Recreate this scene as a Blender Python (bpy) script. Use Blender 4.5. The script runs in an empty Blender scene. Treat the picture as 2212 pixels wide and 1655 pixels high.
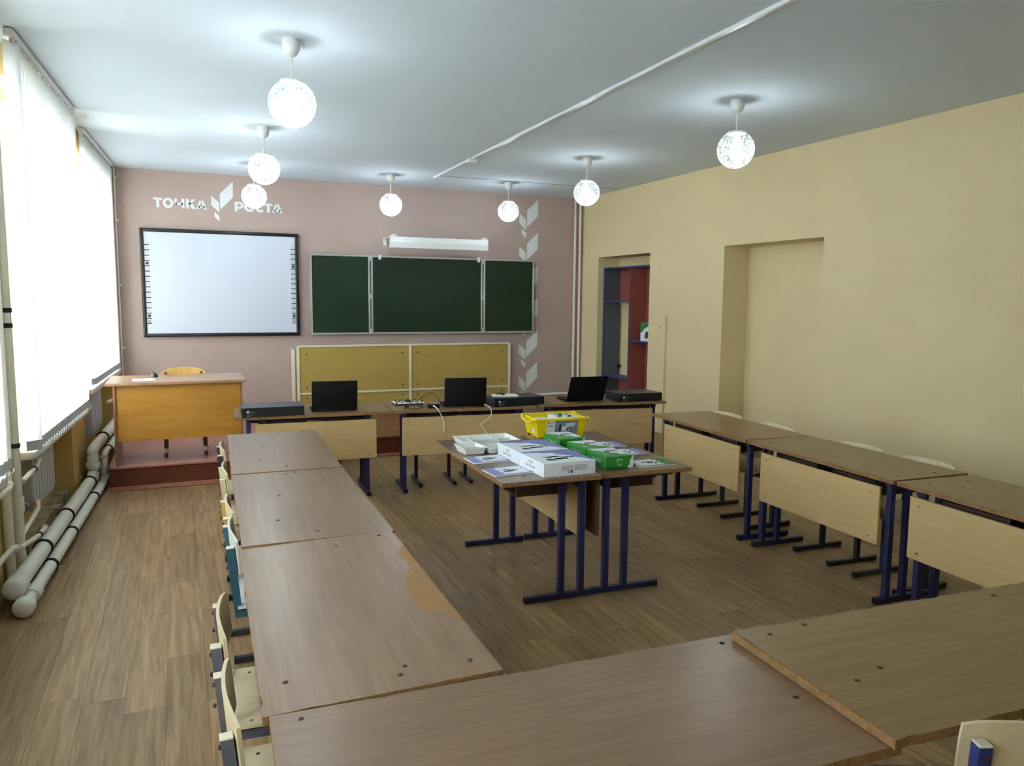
import bpy, bmesh, math, random
from mathutils import Vector, Matrix
random.seed(7)
PI = math.pi
scene = bpy.context.scene
COL = scene.collection

# ------------------------------------------------------------------ camera
CAM_H, YAW, PITCH, ROLL, FPX = 1.5805, .4095, -.1092, .0086, 1653.1
fwd = Vector((math.sin(YAW)*math.cos(PITCH), math.cos(YAW)*math.cos(PITCH), math.sin(PITCH)))
rgt = Vector((math.cos(YAW), -math.sin(YAW), 0)); upv = rgt.cross(fwd)
r2 = rgt*math.cos(ROLL) + upv*math.sin(ROLL); u2 = -rgt*math.sin(ROLL) + upv*math.cos(ROLL)
cam_d = bpy.data.cameras.new('camera'); cam = bpy.data.objects.new('camera', cam_d); COL.objects.link(cam)
M = Matrix((r2, u2, -fwd)).transposed().to_4x4(); M.translation = (0, 0, CAM_H); cam.matrix_world = M
cam_d.sensor_fit = 'HORIZONTAL'; cam_d.sensor_width = 36.0; cam_d.lens = FPX/2212*36; cam_d.clip_start = .05; cam_d.clip_end = 300
scene.camera = cam

# ------------------------------------------------------------------ light and exposure
SKY = 25.0
BULB = 135.0
w = bpy.data.worlds.new('overcast_sky'); scene.world = w; w.use_nodes = True
bg = w.node_tree.nodes['Background']; bg.inputs[0].default_value = (.93, .97, 1.0, 1); bg.inputs[1].default_value = SKY
vs = scene.view_settings; vs.view_transform = 'Standard'; vs.look = 'None'; vs.gamma = 1.0; vs.use_curve_mapping = False
vs.exposure = -0.25
scene.cycles.max_bounces = 7; scene.cycles.diffuse_bounces = 4; scene.cycles.glossy_bounces = 3; scene.cycles.transparent_max_bounces = 12
scene.cycles.caustics_reflective = False; scene.cycles.caustics_refractive = False; scene.cycles.sample_clamp_indirect = 60.0; scene.cycles.adaptive_threshold = .03
scene.display_settings.display_device = 'sRGB'

# ------------------------------------------------------------------ helpers
def lin(c):
    return tuple(((v/255)/12.92 if v/255 <= .04045 else ((v/255+.055)/1.055)**2.4) for v in c) + (1,)
MATS = {}
def mat(name, rgb, rough=.6, metal=0., spec=.5, vary=0., vscale=6., bump=0., bscale=60., emit=None, estr=0.):
    m = bpy.data.materials.new(name); m.use_nodes = True; nt = m.node_tree; b = nt.nodes['Principled BSDF']
    c = lin(rgb); b.inputs['Base Color'].default_value = c; b.inputs['Roughness'].default_value = rough
    b.inputs['Metallic'].default_value = metal; b.inputs['Specular IOR Level'].default_value = spec
    tc = None
    if vary or bump:
        tc = nt.nodes.new('ShaderNodeTexCoord')
    if vary:
        n = nt.nodes.new('ShaderNodeTexNoise'); n.inputs['Scale'].default_value = vscale; n.inputs['Detail'].default_value = 5
        n.inputs['Roughness'].default_value = .6
        nt.links.new(tc.outputs['Object'], n.inputs['Vector'])
        mx = nt.nodes.new('ShaderNodeMix'); mx.data_type = 'RGBA'
        rp = nt.nodes.new('ShaderNodeMapRange'); rp.inputs[1].default_value = .3; rp.inputs[2].default_value = .7
        nt.links.new(n.outputs['Fac'], rp.inputs[0]); nt.links.new(rp.outputs[0], mx.inputs['Factor'])
        mx.inputs['A'].default_value = tuple(v*(1-vary) for v in c[:3]) + (1,)
        mx.inputs['B'].default_value = tuple(min(1, v*(1+vary)) for v in c[:3]) + (1,)
        nt.links.new(mx.outputs['Result'], b.inputs['Base Color'])
    if bump:
        n2 = nt.nodes.new('ShaderNodeTexNoise'); n2.inputs['Scale'].default_value = bscale; n2.inputs['Detail'].default_value = 4
        nt.links.new(tc.outputs['Object'], n2.inputs['Vector'])
        bp = nt.nodes.new('ShaderNodeBump'); bp.inputs['Strength'].default_value = bump; bp.inputs['Distance'].default_value = .01
        nt.links.new(n2.outputs['Fac'], bp.inputs['Height']); nt.links.new(bp.outputs[0], b.inputs['Normal'])
    if emit:
        b.inputs['Emission Color'].default_value = lin(emit); b.inputs['Emission Strength'].default_value = estr
    MATS[name] = m
    return m

def wood(name, dark, light, rough=.35, scale=(1.3, 16, 16), spec=.5, rnd=0., blotch=.15, bumpy=.05):
    """laminate / board with grain along the object's own X axis"""
    m = bpy.data.materials.new(name); m.use_nodes = True; nt = m.node_tree; b = nt.nodes['Principled BSDF']
    tc = nt.nodes.new('ShaderNodeTexCoord'); oi = nt.nodes.new('ShaderNodeObjectInfo')
    ad = nt.nodes.new('ShaderNodeVectorMath'); ad.operation = 'MULTIPLY_ADD'
    cb = nt.nodes.new('ShaderNodeCombineXYZ')
    for i in range(3): nt.links.new(oi.outputs['Random'], cb.inputs[i])
    ad.inputs[1].default_value = (17, 31, 13); nt.links.new(cb.outputs[0], ad.inputs[0]); nt.links.new(tc.outputs['Object'], ad.inputs[2])
    mp = nt.nodes.new('ShaderNodeMapping'); mp.inputs['Scale'].default_value = scale; nt.links.new(ad.outputs[0], mp.inputs['Vector'])
    n = nt.nodes.new('ShaderNodeTexNoise'); n.inputs['Scale'].default_value = 1.6; n.inputs["Detail"].default_value = 4.5; n.inputs["Roughness"].default_value = .6
    n.inputs['Distortion'].default_value = .5
    nt.links.new(mp.outputs[0], n.inputs['Vector'])
    rp = nt.nodes.new('ShaderNodeMapRange'); rp.inputs[1].default_value = .32; rp.inputs[2].default_value = .68; nt.links.new(n.outputs['Fac'], rp.inputs[0])
    mx = nt.nodes.new('ShaderNodeMix'); mx.data_type = 'RGBA'; mx.inputs['A'].default_value = lin(dark); mx.inputs['B'].default_value = lin(light)
    nt.links.new(rp.outputs[0], mx.inputs['Factor'])
    # large blotches of wear and tint per board
    n3 = nt.nodes.new('ShaderNodeTexNoise'); n3.inputs['Scale'].default_value = 2.3; n3.inputs['Detail'].default_value = 3; nt.links.new(ad.outputs[0], n3.inputs['Vector'])
    hs = nt.nodes.new('ShaderNodeHueSaturation'); nt.links.new(mx.outputs['Result'], hs.inputs['Color'])
    r3 = nt.nodes.new('ShaderNodeMapRange'); r3.inputs[1].default_value = .3; r3.inputs[2].default_value = .7
    r3.inputs[3].default_value = 1-blotch; r3.inputs[4].default_value = 1+blotch; nt.links.new(n3.outputs['Fac'], r3.inputs[0])
    r4 = nt.nodes.new('ShaderNodeMapRange'); r4.inputs[3].default_value = 1-rnd; r4.inputs[4].default_value = 1+rnd; nt.links.new(oi.outputs['Random'], r4.inputs[0])
    mu = nt.nodes.new('ShaderNodeMath'); mu.operation = 'MULTIPLY'; nt.links.new(r3.outputs[0], mu.inputs[0]); nt.links.new(r4.outputs[0], mu.inputs[1])
    nt.links.new(mu.outputs[0], hs.inputs['Value']); nt.links.new(hs.outputs[0], b.inputs['Base Color'])
    b.inputs['Specular IOR Level'].default_value = spec
    r5 = nt.nodes.new('ShaderNodeMapRange'); r5.inputs[3].default_value = rough*.96; r5.inputs[4].default_value = rough*1.05
    nt.links.new(n3.outputs['Fac'], r5.inputs[0]); nt.links.new(r5.outputs[0], b.inputs['Roughness'])
    if bumpy:
        bp = nt.nodes.new('ShaderNodeBump'); bp.inputs['Strength'].default_value = bumpy; bp.inputs['Distance'].default_value = .004
        nt.links.new(n.outputs['Fac'], bp.inputs['Height']); nt.links.new(bp.outputs[0], b.inputs['Normal'])
    MATS[name] = m
    return m

class G:
    def __init__(s): s.bm = bmesh.new()
    def _take(s, verts, mi):
        for f in {f for v in verts for f in v.link_faces}: f.material_index = mi
    def box(s, c, d, rot=None, bev=0., mi=0, seg=1):
        m = Matrix.Translation(c) @ (rot.to_4x4() if rot else Matrix()) @ Matrix.Diagonal((d[0], d[1], d[2], 1))
        r = bmesh.ops.create_cube(s.bm, size=1, matrix=m); vs_ = r['verts']; s._take(vs_, mi)
        if bev:
            es = list({e for v in vs_ for e in v.link_edges})
            bmesh.ops.bevel(s.bm, geom=es, offset=bev, segments=seg, affect='EDGES', profile=.6, material=mi)
        return s
    def bb(s, x0, x1, y0, y1, z0, z1, bev=0., mi=0, seg=1):
        return s.box(((x0+x1)/2, (y0+y1)/2, (z0+z1)/2), (abs(x1-x0), abs(y1-y0), abs(z1-z0)), None, bev, mi, seg)
    def cyl(s, p0, p1, r, n=12, mi=0, r1=None, cap=True):
        p0 = Vector(p0); p1 = Vector(p1); d = p1-p0
        q = d.to_track_quat('Z', 'Y').to_matrix().to_4x4()
        rr = bmesh.ops.create_cone(s.bm, cap_ends=cap, segments=n, radius1=r, radius2=r if r1 is None else r1, depth=d.length,
                                   matrix=Matrix.Translation((p0+p1)/2) @ q)
        s._take(rr['verts'], mi); return s
    def sphere(s, c, r, u=16, v=10, mi=0, sc=(1, 1, 1)):
        rr = bmesh.ops.create_uvsphere(s.bm, u_segments=u, v_segments=v, radius=r, matrix=Matrix.Translation(c) @ Matrix.Diagonal((*sc, 1)))
        s._take(rr['verts'], mi); return s
    def tube(s, pts, r, n=8, mi=0, square=False, closed=False):
        pts = [Vector(p) for p in pts]; rings = []
        ref = Vector((0, 0, 1))
        for i, p in enumerate(pts):
            if i == 0: t = pts[1]-p
            elif i == len(pts)-1: t = p-pts[i-1]
            else: t = (pts[i+1]-p).normalized() + (p-pts[i-1]).normalized()
            t.normalize(); k = ref if abs(t.dot(ref)) < .95 else Vector((1, 0, 0))
            a = t.cross(k).normalized(); b = a.cross(t).normalized()
            if i and rings_a.dot(a) < 0: a = -a; b = -b
            rings_a = a
            ring = []
            for j in range(n):
                th = 2*PI*(j+(.5 if square else 0))/n; q = r*(math.sqrt(2) if square else 1)
                ring.append(s.bm.verts.new(p + a*math.cos(th)*q + b*math.sin(th)*q))
            rings.append(ring)
        for i in range(len(rings)-1):
            for j in range(n):
                f = s.bm.faces.new((rings[i][j], rings[i][(j+1) % n], rings[i+1][(j+1) % n], rings[i+1][j])); f.material_index = mi
        for ring, rev in ((rings[0], False), (rings[-1], True)):
            f = s.bm.faces.new(ring[::-1] if rev else ring); f.material_index = mi
        return s
    def prism(s, poly, h, frame=None, mi=0, side=None):
        """poly: 2-D outline, extruded by h along local +z, then moved by frame (4x4)"""
        fr = frame or Matrix()
        a = [s.bm.verts.new(fr @ Vector((x, y, 0))) for x, y in poly]; b = [s.bm.verts.new(fr @ Vector((x, y, h))) for x, y in poly]
        n = len(poly); sd = mi if side is None else side
        f = s.bm.faces.new(a[::-1]); f.material_index = sd
        f = s.bm.faces.new(b); f.material_index = mi
        for i in range(n):
            f = s.bm.faces.new((a[i], a[(i+1) % n], b[(i+1) % n], b[i])); f.material_index = sd
        return s
    def lathe(s, prof, n=24, c=(0, 0, 0), mi=0):
        rings = []
        for r, z in prof:
            rings.append([s.bm.verts.new((c[0]+r*math.cos(2*PI*j/n), c[1]+r*math.sin(2*PI*j/n), c[2]+z)) for j in range(n)])
        for i in range(len(rings)-1):
            for j in range(n):
                f = s.bm.faces.new((rings[i][j], rings[i][(j+1) % n], rings[i+1][(j+1) % n], rings[i+1][j])); f.material_index = mi
        return s
    def sheet(s, P, th, mi=0):
        """P[i][j] grid of points, thickened by th along each normal"""
        nI, nJ = len(P), len(P[0]); P = [[Vector(p) for p in row] for row in P]; A = []; B = []
        for i in range(nI):
            ra = []; rb = []
            for j in range(nJ):
                du = P[min(i+1, nI-1)][j]-P[max(i-1, 0)][j]; dv = P[i][min(j+1, nJ-1)]-P[i][max(j-1, 0)][j:j+1][0] if False else P[i][min(j+1, nJ-1)]-P[i][max(j-1, 0)]
                nn = du.cross(dv).normalized()
                ra.append(s.bm.verts.new(P[i][j]+nn*th/2)); rb.append(s.bm.verts.new(P[i][j]-nn*th/2))
            A.append(ra); B.append(rb)
        fs = []
        for i in range(nI-1):
            for j in range(nJ-1):
                fs.append((A[i][j], A[i+1][j], A[i+1][j+1], A[i][j+1])); fs.append((B[i][j], B[i][j+1], B[i+1][j+1], B[i+1][j]))
        for i in range(nI-1):
            fs.append((A[i][0], B[i][0], B[i+1][0], A[i+1][0])); fs.append((A[i][-1], A[i+1][-1], B[i+1][-1], B[i][-1]))
        for j in range(nJ-1):
            fs.append((A[0][j], A[0][j+1], B[0][j+1], B[0][j])); fs.append((A[-1][j], B[-1][j], B[-1][j+1], A[-1][j+1]))
        for f in fs: s.bm.faces.new(f).material_index = mi
        return s
    def mesh(s, name, mats, smooth=True, recalc=True):
        if recalc: bmesh.ops.recalc_face_normals(s.bm, faces=s.bm.faces[:])
        me = bpy.data.meshes.new(name); s.bm.to_mesh(me); s.bm.free()
        for m in (mats if isinstance(mats, (list, tuple)) else [mats]): me.materials.append(MATS[m] if isinstance(m, str) else m)
        if smooth:
            me.shade_smooth(); me.set_sharp_from_angle(angle=math.radians(38))
        return me
    def obj(s, name, mats, parent=None, loc=None, rot=None, smooth=True):
        return link(name, s.mesh(name, mats, smooth), parent, loc, rot)

def link(name, data, parent=None, loc=None, rot=None):
    o = bpy.data.objects.new(name, data); COL.objects.link(o)
    if parent: o.parent = parent
    if loc is not None: o.location = loc
    if rot is not None: o.rotation_euler = rot
    return o
def tag(o, label=None, cat=None, group=None, kind=None):
    if label: o['label'] = label
    if cat: o['category'] = cat
    if group: o['group'] = group
    if kind: o['kind'] = kind
    return o
def thing(name, label, cat, loc=(0, 0, 0), rz=0., group=None):
    o = link(name, None, None, loc, (0, 0, rz)); o.empty_display_size = .1
    return tag(o, label, cat, group)
def copy_tree(o, parent=None):
    c = o.copy(); COL.objects.link(c); c.parent = parent
    for ch in o.children: copy_tree(ch, c)
    return c
def text_mesh(body, size, ext=.0004):
    cu = bpy.data.curves.new('t', 'FONT'); cu.body = body; cu.size = size; cu.extrude = ext; cu.align_x = 'LEFT'; cu.resolution_u = 3
    o = bpy.data.objects.new('t', cu); COL.objects.link(o)
    me = bpy.data.meshes.new_from_object(o.evaluated_get(bpy.context.evaluated_depsgraph_get()))
    bpy.data.objects.remove(o); bpy.data.curves.remove(cu)
    return me
def text_obj(name, body, size, material, parent, mw, sx=1.):
    me = text_mesh(body, size); me.materials.clear(); me.materials.append(MATS[material])
    if sx != 1.: me.transform(Matrix.Diagonal((sx, 1, 1, 1)))
    me.transform(mw)
    return link(name, me, parent)
RX90 = Matrix.Rotation(PI/2, 4, 'X')

# ------------------------------------------------------------------ materials
mat('ceiling_paint', (218, 231, 243), .85, vary=.03, vscale=.8, bump=.25, bscale=2.2)
mat('wall_mauve', (184, 164, 157), .8, vary=.05, vscale=1.5, bump=.12, bscale=30)
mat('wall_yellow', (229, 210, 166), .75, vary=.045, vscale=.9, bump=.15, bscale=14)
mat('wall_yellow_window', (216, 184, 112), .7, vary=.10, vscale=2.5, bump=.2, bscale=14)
mat('plaster_rough', (178, 160, 122), .9, vary=.35, vscale=20, bump=.9, bscale=30)
mat('white_paint', (224, 224, 220), .45, vary=.02)
mat('white_plastic', (230, 232, 233), .35)
mat('pvc_white', (236, 238, 240), .3)
mat('pipe_paint', (236, 236, 226), .4, vary=.06, vscale=9)
mat('riser_paint', (232, 228, 210), .45, vary=.06, vscale=7)
mat('corner_pipe', (240, 234, 230), .45)
mat('radiator', (196, 199, 200), .45, vary=.05, vscale=12)
mat('rubber_black', (30, 30, 32), .6)
mat('steel', (150, 152, 155), .35, metal=.9)
mat('snow_ground', (235, 238, 242), .9)
wood('desk_brown', (122, 94, 68), (141, 112, 84), spec=.65, rough=.29, rnd=.04, scale=(2.0, 30, 30), blotch=.06, bumpy=0)
wood('desk_olive', (126, 98, 63), (145, 117, 78), rough=.31, rnd=.04, scale=(2.0, 30, 30), blotch=.06, bumpy=0)
wood('desk_dark', (90, 66, 46), (112, 86, 64), spec=.75, rough=.29, rnd=.05, scale=(2.0, 30, 30), blotch=.08, bumpy=0)
wood('desk_warm', (124, 88, 50), (146, 108, 66), spec=.75, rough=.29, rnd=.04, scale=(2.0, 30, 30), blotch=.06, bumpy=0)
mat('chipboard_edge', (138, 104, 66), .8, vary=.28, vscale=60)
mat('bare_board', (152, 112, 66), .55, vary=.12, vscale=14)
mat('edge_cream', (196, 184, 152), .6, vary=.1, vscale=30)
mat('shelf_brown', (62, 40, 28), .5, vary=.1)
wood('panel_cream', (196, 166, 116), (204, 176, 126), rough=.5, scale=(3, 3, 30), blotch=.04, rnd=.02, bumpy=0)
wood('panel_brown', (98, 72, 50), (116, 88, 62), rough=.5, blotch=.05, bumpy=0)
mat('frame_navy', (38, 42, 84), .42, vary=.12, vscale=25)
mat('frame_black', (34, 34, 40), .45, vary=.1, vscale=25)
mat('panel_screw', (150, 124, 86), .5)
mat('bolt', (96, 84, 74), .35, metal=.7)
mat('bolt_bright', (190, 190, 188), .3, metal=.8)
wood('ply_cream', (204, 186, 150), (216, 200, 166), rough=.4, scale=(14, 1.4, 3), blotch=.05, bumpy=0)
wood('ply_pale', (206, 206, 204), (218, 218, 214), rough=.4, scale=(14, 1.4, 3), blotch=.04, bumpy=0)
wood('ply_yellow', (206, 168, 92), (222, 188, 116), rough=.4, scale=(14, 1.4, 3), blotch=.06, bumpy=0)
mat('tube_grey', (92, 94, 104), .42, vary=.12, vscale=30)
mat('tube_blue', (46, 92, 112), .42, vary=.10, vscale=30)
mat('tube_royal', (40, 52, 120), .42, vary=.18, vscale=40)
mat('tube_yellow', (196, 158, 84), .45, vary=.1, vscale=30)
mat('tube_cream', (206, 196, 164), .45, vary=.1, vscale=30)
mat('tube_dark', (44, 44, 54), .45, vary=.1, vscale=30)
mat('cap_cream', (208, 204, 186), .5)
wood('desk_teacher_top', (156, 116, 84), (180, 142, 108), rough=.31, blotch=.05)
wood('desk_teacher_panel', (170, 118, 44), (188, 136, 60), rough=.3, scale=(1.5, 3, 10), blotch=.08)
wood('desk_teacher_side', (126, 84, 52), (150, 106, 70), rough=.35, scale=(8, 8, 1.5))
mat('podium_red', (98, 47, 32), .28, vary=.10, vscale=3)
mat('podium_top', (166, 108, 94), .34, vary=.08, vscale=3)
mat('podium_trim', (168, 110, 90), .35, vary=.1, vscale=8)
mat('chair_wood_dark', (92, 58, 34), .4)
mat('board_green', (18, 44, 28), .42, vary=.22, vscale=2.2)
mat('alu', (196, 200, 200), .35, metal=.6)
mat('iwb_white', (206, 215, 232), .55)
mat('iwb_frame', (26, 27, 34), .35)
mat('print_dark', (42, 46, 60), .6)
mat('print_grey', (150, 158, 176), .6)
mat('print_pale', (206, 210, 220), .6)
mat('vinyl_white', (226, 230, 232), .5)
mat('cork_yellow', (180, 154, 80), .75, vary=.05, vscale=5, bump=.1, bscale=120)
mat('frame_white', (226, 222, 208), .5)
mat('laptop_black', (9, 9, 11), .62, spec=.25)
mat('laptop_grey', (40, 40, 44), .4)
mat('box_black', (20, 22, 30), .42, vary=.1, vscale=10)
mat('box_black_top', (34, 36, 46), .32)
mat('box_white', (228, 234, 242), .5)
mat('box_green', (44, 140, 52), .45)
mat('print_blue', (112, 128, 186), .5)
mat('print_violet', (138, 140, 196), .5)
mat('print_charcoal', (66, 68, 72), .6)
mat('print_midgrey', (140, 146, 150), .6)
mat('bin_yellow', (240, 214, 10), .35)
mat('tray_white', (236, 236, 234), .4)
mat('tray_pale', (208, 214, 212), .4)
mat('sticker_blue', (120, 144, 164), .5)
mat('logo_red', (188, 54, 40), .5)
mat('pcb_white', (222, 216, 204), .5)
mat('cable_black', (22, 22, 24), .5)
mat('cable_white', (226, 226, 224), .5)
mat('paper', (238, 238, 230), .8)
mat('mouse_black', (24, 24, 28), .35)
mat('shelf_blue', (62, 66, 120), .45)
mat('shelf_slate', (84, 92, 96), .5)
mat('shelf_red', (156, 84, 74), .5)
mat('print_green', (44, 130, 54), .5)
mat('seam_dark', (120, 124, 126), .9)

def blind_material():
    m = bpy.data.materials.new('blind_fabric'); m.use_nodes = True; nt = m.node_tree; nt.nodes.clear()
    out = nt.nodes.new('ShaderNodeOutputMaterial'); d = nt.nodes.new('ShaderNodeBsdfDiffuse'); t = nt.nodes.new('ShaderNodeBsdfTranslucent')
    mx = nt.nodes.new('ShaderNodeMixShader'); mx.inputs[0].default_value = .52
    tc = nt.nodes.new('ShaderNodeTexCoord'); n = nt.nodes.new('ShaderNodeTexNoise'); n.inputs['Scale'].default_value = 260; nt.links.new(tc.outputs['Object'], n.inputs['Vector'])
    mc = nt.nodes.new('ShaderNodeMix'); mc.data_type = 'RGBA'; mc.inputs['A'].default_value = (.82, .84, .84, 1); mc.inputs['B'].default_value = (.92, .93, .93, 1)
    nt.links.new(n.outputs['Fac'], mc.inputs['Factor'])
    nt.links.new(mc.outputs['Result'], d.inputs[0]); nt.links.new(mc.outputs['Result'], t.inputs[0])
    nt.links.new(d.outputs[0], mx.inputs[1]); nt.links.new(t.outputs[0], mx.inputs[2]); nt.links.new(mx.outputs[0], out.inputs[0])
    MATS['blind_fabric'] = m
blind_material()
mat('blind_weight', (176, 184, 186), .6)
def glass_material():
    m = bpy.data.materials.new('window_glass'); m.use_nodes = True; nt = m.node_tree; nt.nodes.clear()
    out = nt.nodes.new('ShaderNodeOutputMaterial'); t = nt.nodes.new('ShaderNodeBsdfTransparent'); g = nt.nodes.new('ShaderNodeBsdfGlossy')
    t.inputs[0].default_value = (.93, .96, .95, 1); g.inputs['Roughness'].default_value = .02
    lw = nt.nodes.new('ShaderNodeFresnel'); lw.inputs[0].default_value = 1.45
    mx = nt.nodes.new('ShaderNodeMixShader'); ml = nt.nodes.new('ShaderNodeMath'); ml.operation = 'MULTIPLY'; ml.inputs[1].default_value = .22; nt.links.new(lw.outputs[0], ml.inputs[0]); nt.links.new(ml.outputs[0], mx.inputs[0]); nt.links.new(t.outputs[0], mx.inputs[1]); nt.links.new(g.outputs[0], mx.inputs[2])
    nt.links.new(mx.outputs[0], out.inputs[0]); MATS['window_glass'] = m
glass_material()
def globe_material():
    """crackle glass: clear cells between white cracks"""
    m = bpy.data.materials.new('crackle_glass'); m.use_nodes = True; nt = m.node_tree; nt.nodes.clear()
    out = nt.nodes.new('ShaderNodeOutputMaterial'); t = nt.nodes.new('ShaderNodeBsdfTransparent'); tl = nt.nodes.new('ShaderNodeBsdfTranslucent')
    d = nt.nodes.new('ShaderNodeBsdfDiffuse'); g = nt.nodes.new('ShaderNodeBsdfGlossy'); g.inputs['Roughness'].default_value = .08
    t.inputs[0].default_value = (.95, .98, .98, 1); tl.inputs[0].default_value = (.9, .95, .95, 1); d.inputs[0].default_value = (.85, .9, .9, 1)
    tc = nt.nodes.new('ShaderNodeTexCoord'); oi = nt.nodes.new('ShaderNodeObjectInfo')
    ad = nt.nodes.new('ShaderNodeVectorMath'); ad.operation = 'ADD'; nt.links.new(tc.outputs['Object'], ad.inputs[0]); nt.links.new(oi.outputs['Random'], ad.inputs[1])
    v = nt.nodes.new('ShaderNodeTexVoronoi'); v.feature = 'DISTANCE_TO_EDGE'; v.inputs['Scale'].default_value = 42; nt.links.new(ad.outputs[0], v.inputs['Vector'])
    r = nt.nodes.new('ShaderNodeMapRange'); r.inputs[1].default_value = .02; r.inputs[2].default_value = .14; r.inputs[3].default_value = .16; r.inputs[4].default_value = .012
    nt.links.new(v.outputs['Distance'], r.inputs[0])
    nz = nt.nodes.new('ShaderNodeTexNoise'); nz.inputs['Scale'].default_value = 16; nt.links.new(ad.outputs[0], nz.inputs['Vector'])
    rz_ = nt.nodes.new('ShaderNodeMapRange'); rz_.inputs[1].default_value = .42; rz_.inputs[2].default_value = .62; rz_.inputs[3].default_value = 0.; rz_.inputs[4].default_value = .05; nt.links.new(nz.outputs['Fac'], rz_.inputs[0])
    sm = nt.nodes.new('ShaderNodeMath'); sm.operation = 'ADD'; nt.links.new(r.outputs[0], sm.inputs[0]); nt.links.new(rz_.outputs[0], sm.inputs[1])
    a = nt.nodes.new('ShaderNodeMixShader'); a.inputs[0].default_value = .25; nt.links.new(tl.outputs[0], a.inputs[1]); nt.links.new(d.outputs[0], a.inputs[2])
    b = nt.nodes.new('ShaderNodeMixShader'); nt.links.new(sm.outputs[0], b.inputs[0]); nt.links.new(t.outputs[0], b.inputs[1]); nt.links.new(a.outputs[0], b.inputs[2])
    c = nt.nodes.new('ShaderNodeMixShader'); c.inputs[0].default_value = .06; nt.links.new(b.outputs[0], c.inputs[1]); nt.links.new(g.outputs[0], c.inputs[2])
    nt.links.new(c.outputs[0], out.inputs[0]); MATS['crackle_glass'] = m
globe_material()
mat('bulb_light', (255, 255, 255), .5, emit=(240, 249, 255), estr=BULB)
wood('floor_lino', (124, 96, 64), (168, 138, 100), spec=.35, rough=.42, scale=(1.6, 26, 26), rnd=.15, blotch=.06, bumpy=0)
mat('floor_base', (96, 78, 60), .7)

# ------------------------------------------------------------------ room shell
D, H, RW, BK = 9.64, 2.985, 5.24, -1.4
def struct(name, g, m, **k): return tag(g.obj(name, m, **k), kind='structure')
floor = struct('floor', G().bb(-1.7, RW+.6, BK-.2, D+.2, -.12, -.004), 'floor_base', smooth=False)
ceiling = struct('ceiling', G().bb(-1.7, RW+.3, BK-.2, D+.2, H, H+.15), 'ceiling_paint')
wall_front = struct('wall_front', G().bb(-1.7, RW+.6, D, D+.25, 0, H), 'wall_mauve', smooth=False)
wall_back = struct('wall_back', G().bb(-1.7, RW+.6, BK-.2, BK, 0, H), 'wall_yellow', smooth=False)
# right wall with two walled-up doorways
N1A, N1B, N2A, N2B, NZ, ND = 7.915, 9.165, 5.19, 6.54, 2.15, .33
g = G()
for a, b in ((BK, N2A), (N2B, N1A), (N1B, D)): g.bb(RW, RW+.6, a, b, 0, H)
for a, b in ((N2A, N2B), (N1A, N1B)):
    g.bb(RW, RW+.6, a, b, NZ, H); g.bb(RW+ND, RW+.6, a, b, 0, NZ)
wall_right = struct('wall_right', g, 'wall_yellow', smooth=False)
# floor planks (printed lino boards), rows along Y
PW, PL, GAP = .150, .95, .0006
def plank_mesh(L):
    return G().bb(-L/2+GAP/2, L/2-GAP/2, -PW/2+GAP/2, PW/2-GAP/2, -.004, 0, bev=.0003).mesh('plank', 'floor_lino', smooth=False)
pm = plank_mesh(PL)
rest = G(); npl = 0
row = 0; x = -1.0
while x < RW+.02:
    off = random.choice((0, .24, .48, .71)) + random.uniform(0, .12)
    y = BK - off
    while y < D:
        cy = y + PL/2; cx = x + PW/2
        if 1.25 < cy < 7.0 and -1.0 < cx < 4.35 and npl < 296 and not (cx < -.0 and cy > 7.2):
            link('plank', pm, floor, (cx, cy, 0), (0, 0, PI/2)); npl += 1
        else:
            c0, c1 = max(y, BK)+GAP/2, min(y+PL, D)-GAP/2
            if c1-c0 > .02: rest.bb(x+GAP/2, x+PW-GAP/2, c0, c1, -.004, 0)
        y += PL
    x += PW
rp_ = tag(rest.obj('far_planks', 'floor_lino', floor, smooth=False), kind='stuff')

# left (window) wall, slightly out of square with the room: local X points into the room, local Y runs along the wall
SK = .047; P0 = (-.80, 4.4, 0); LR = (0, 0, -SK)
def lstruct(name, g, m, smooth=False): return tag(g.obj(name, m, None, P0, LR, smooth), kind='structure')
WINS = [(-5.0, -2.75, .70, 0.), (-2.25, -.05, .70, 0.), (.52, 2.42, .70, 0.), (2.88, 4.85, .79, -.03)]   # s0, s1, sill top z, sill front t
HEAD = 2.80
g = G(); edges = [-6.0]
for s0, s1, zs, tf in WINS: edges += [s0, s1]
edges.append(5.6)
for i in range(0, len(edges), 2): g.bb(-.55, -.10, edges[i], edges[i+1], 0, H)
for s0, s1, zs, tf in WINS:
    g.bb(-.55, -.10, s0, s1, HEAD, H); g.bb(-.55, -.24, s0, s1, 0, zs-.0)
    g.bb(-.24, -.10, s1-.14, s1, 0, zs-.04)                      # return beside the radiator niche
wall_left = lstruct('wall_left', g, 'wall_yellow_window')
g = G()
for s0, s1 in ((-2.25, -.05), (.52, 2.28)):
    n = 14
    for k in range(n):
        a = s0+(s1-s0)*k/n; b = s0+(s1-s0)*(k+1)/n
        g.bb(-.24, -.145+random.uniform(-.018, .018), a, b, 0, .07+random.uniform(-.012, .012))
lstruct('trim_1', g, 'plaster_rough')
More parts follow.
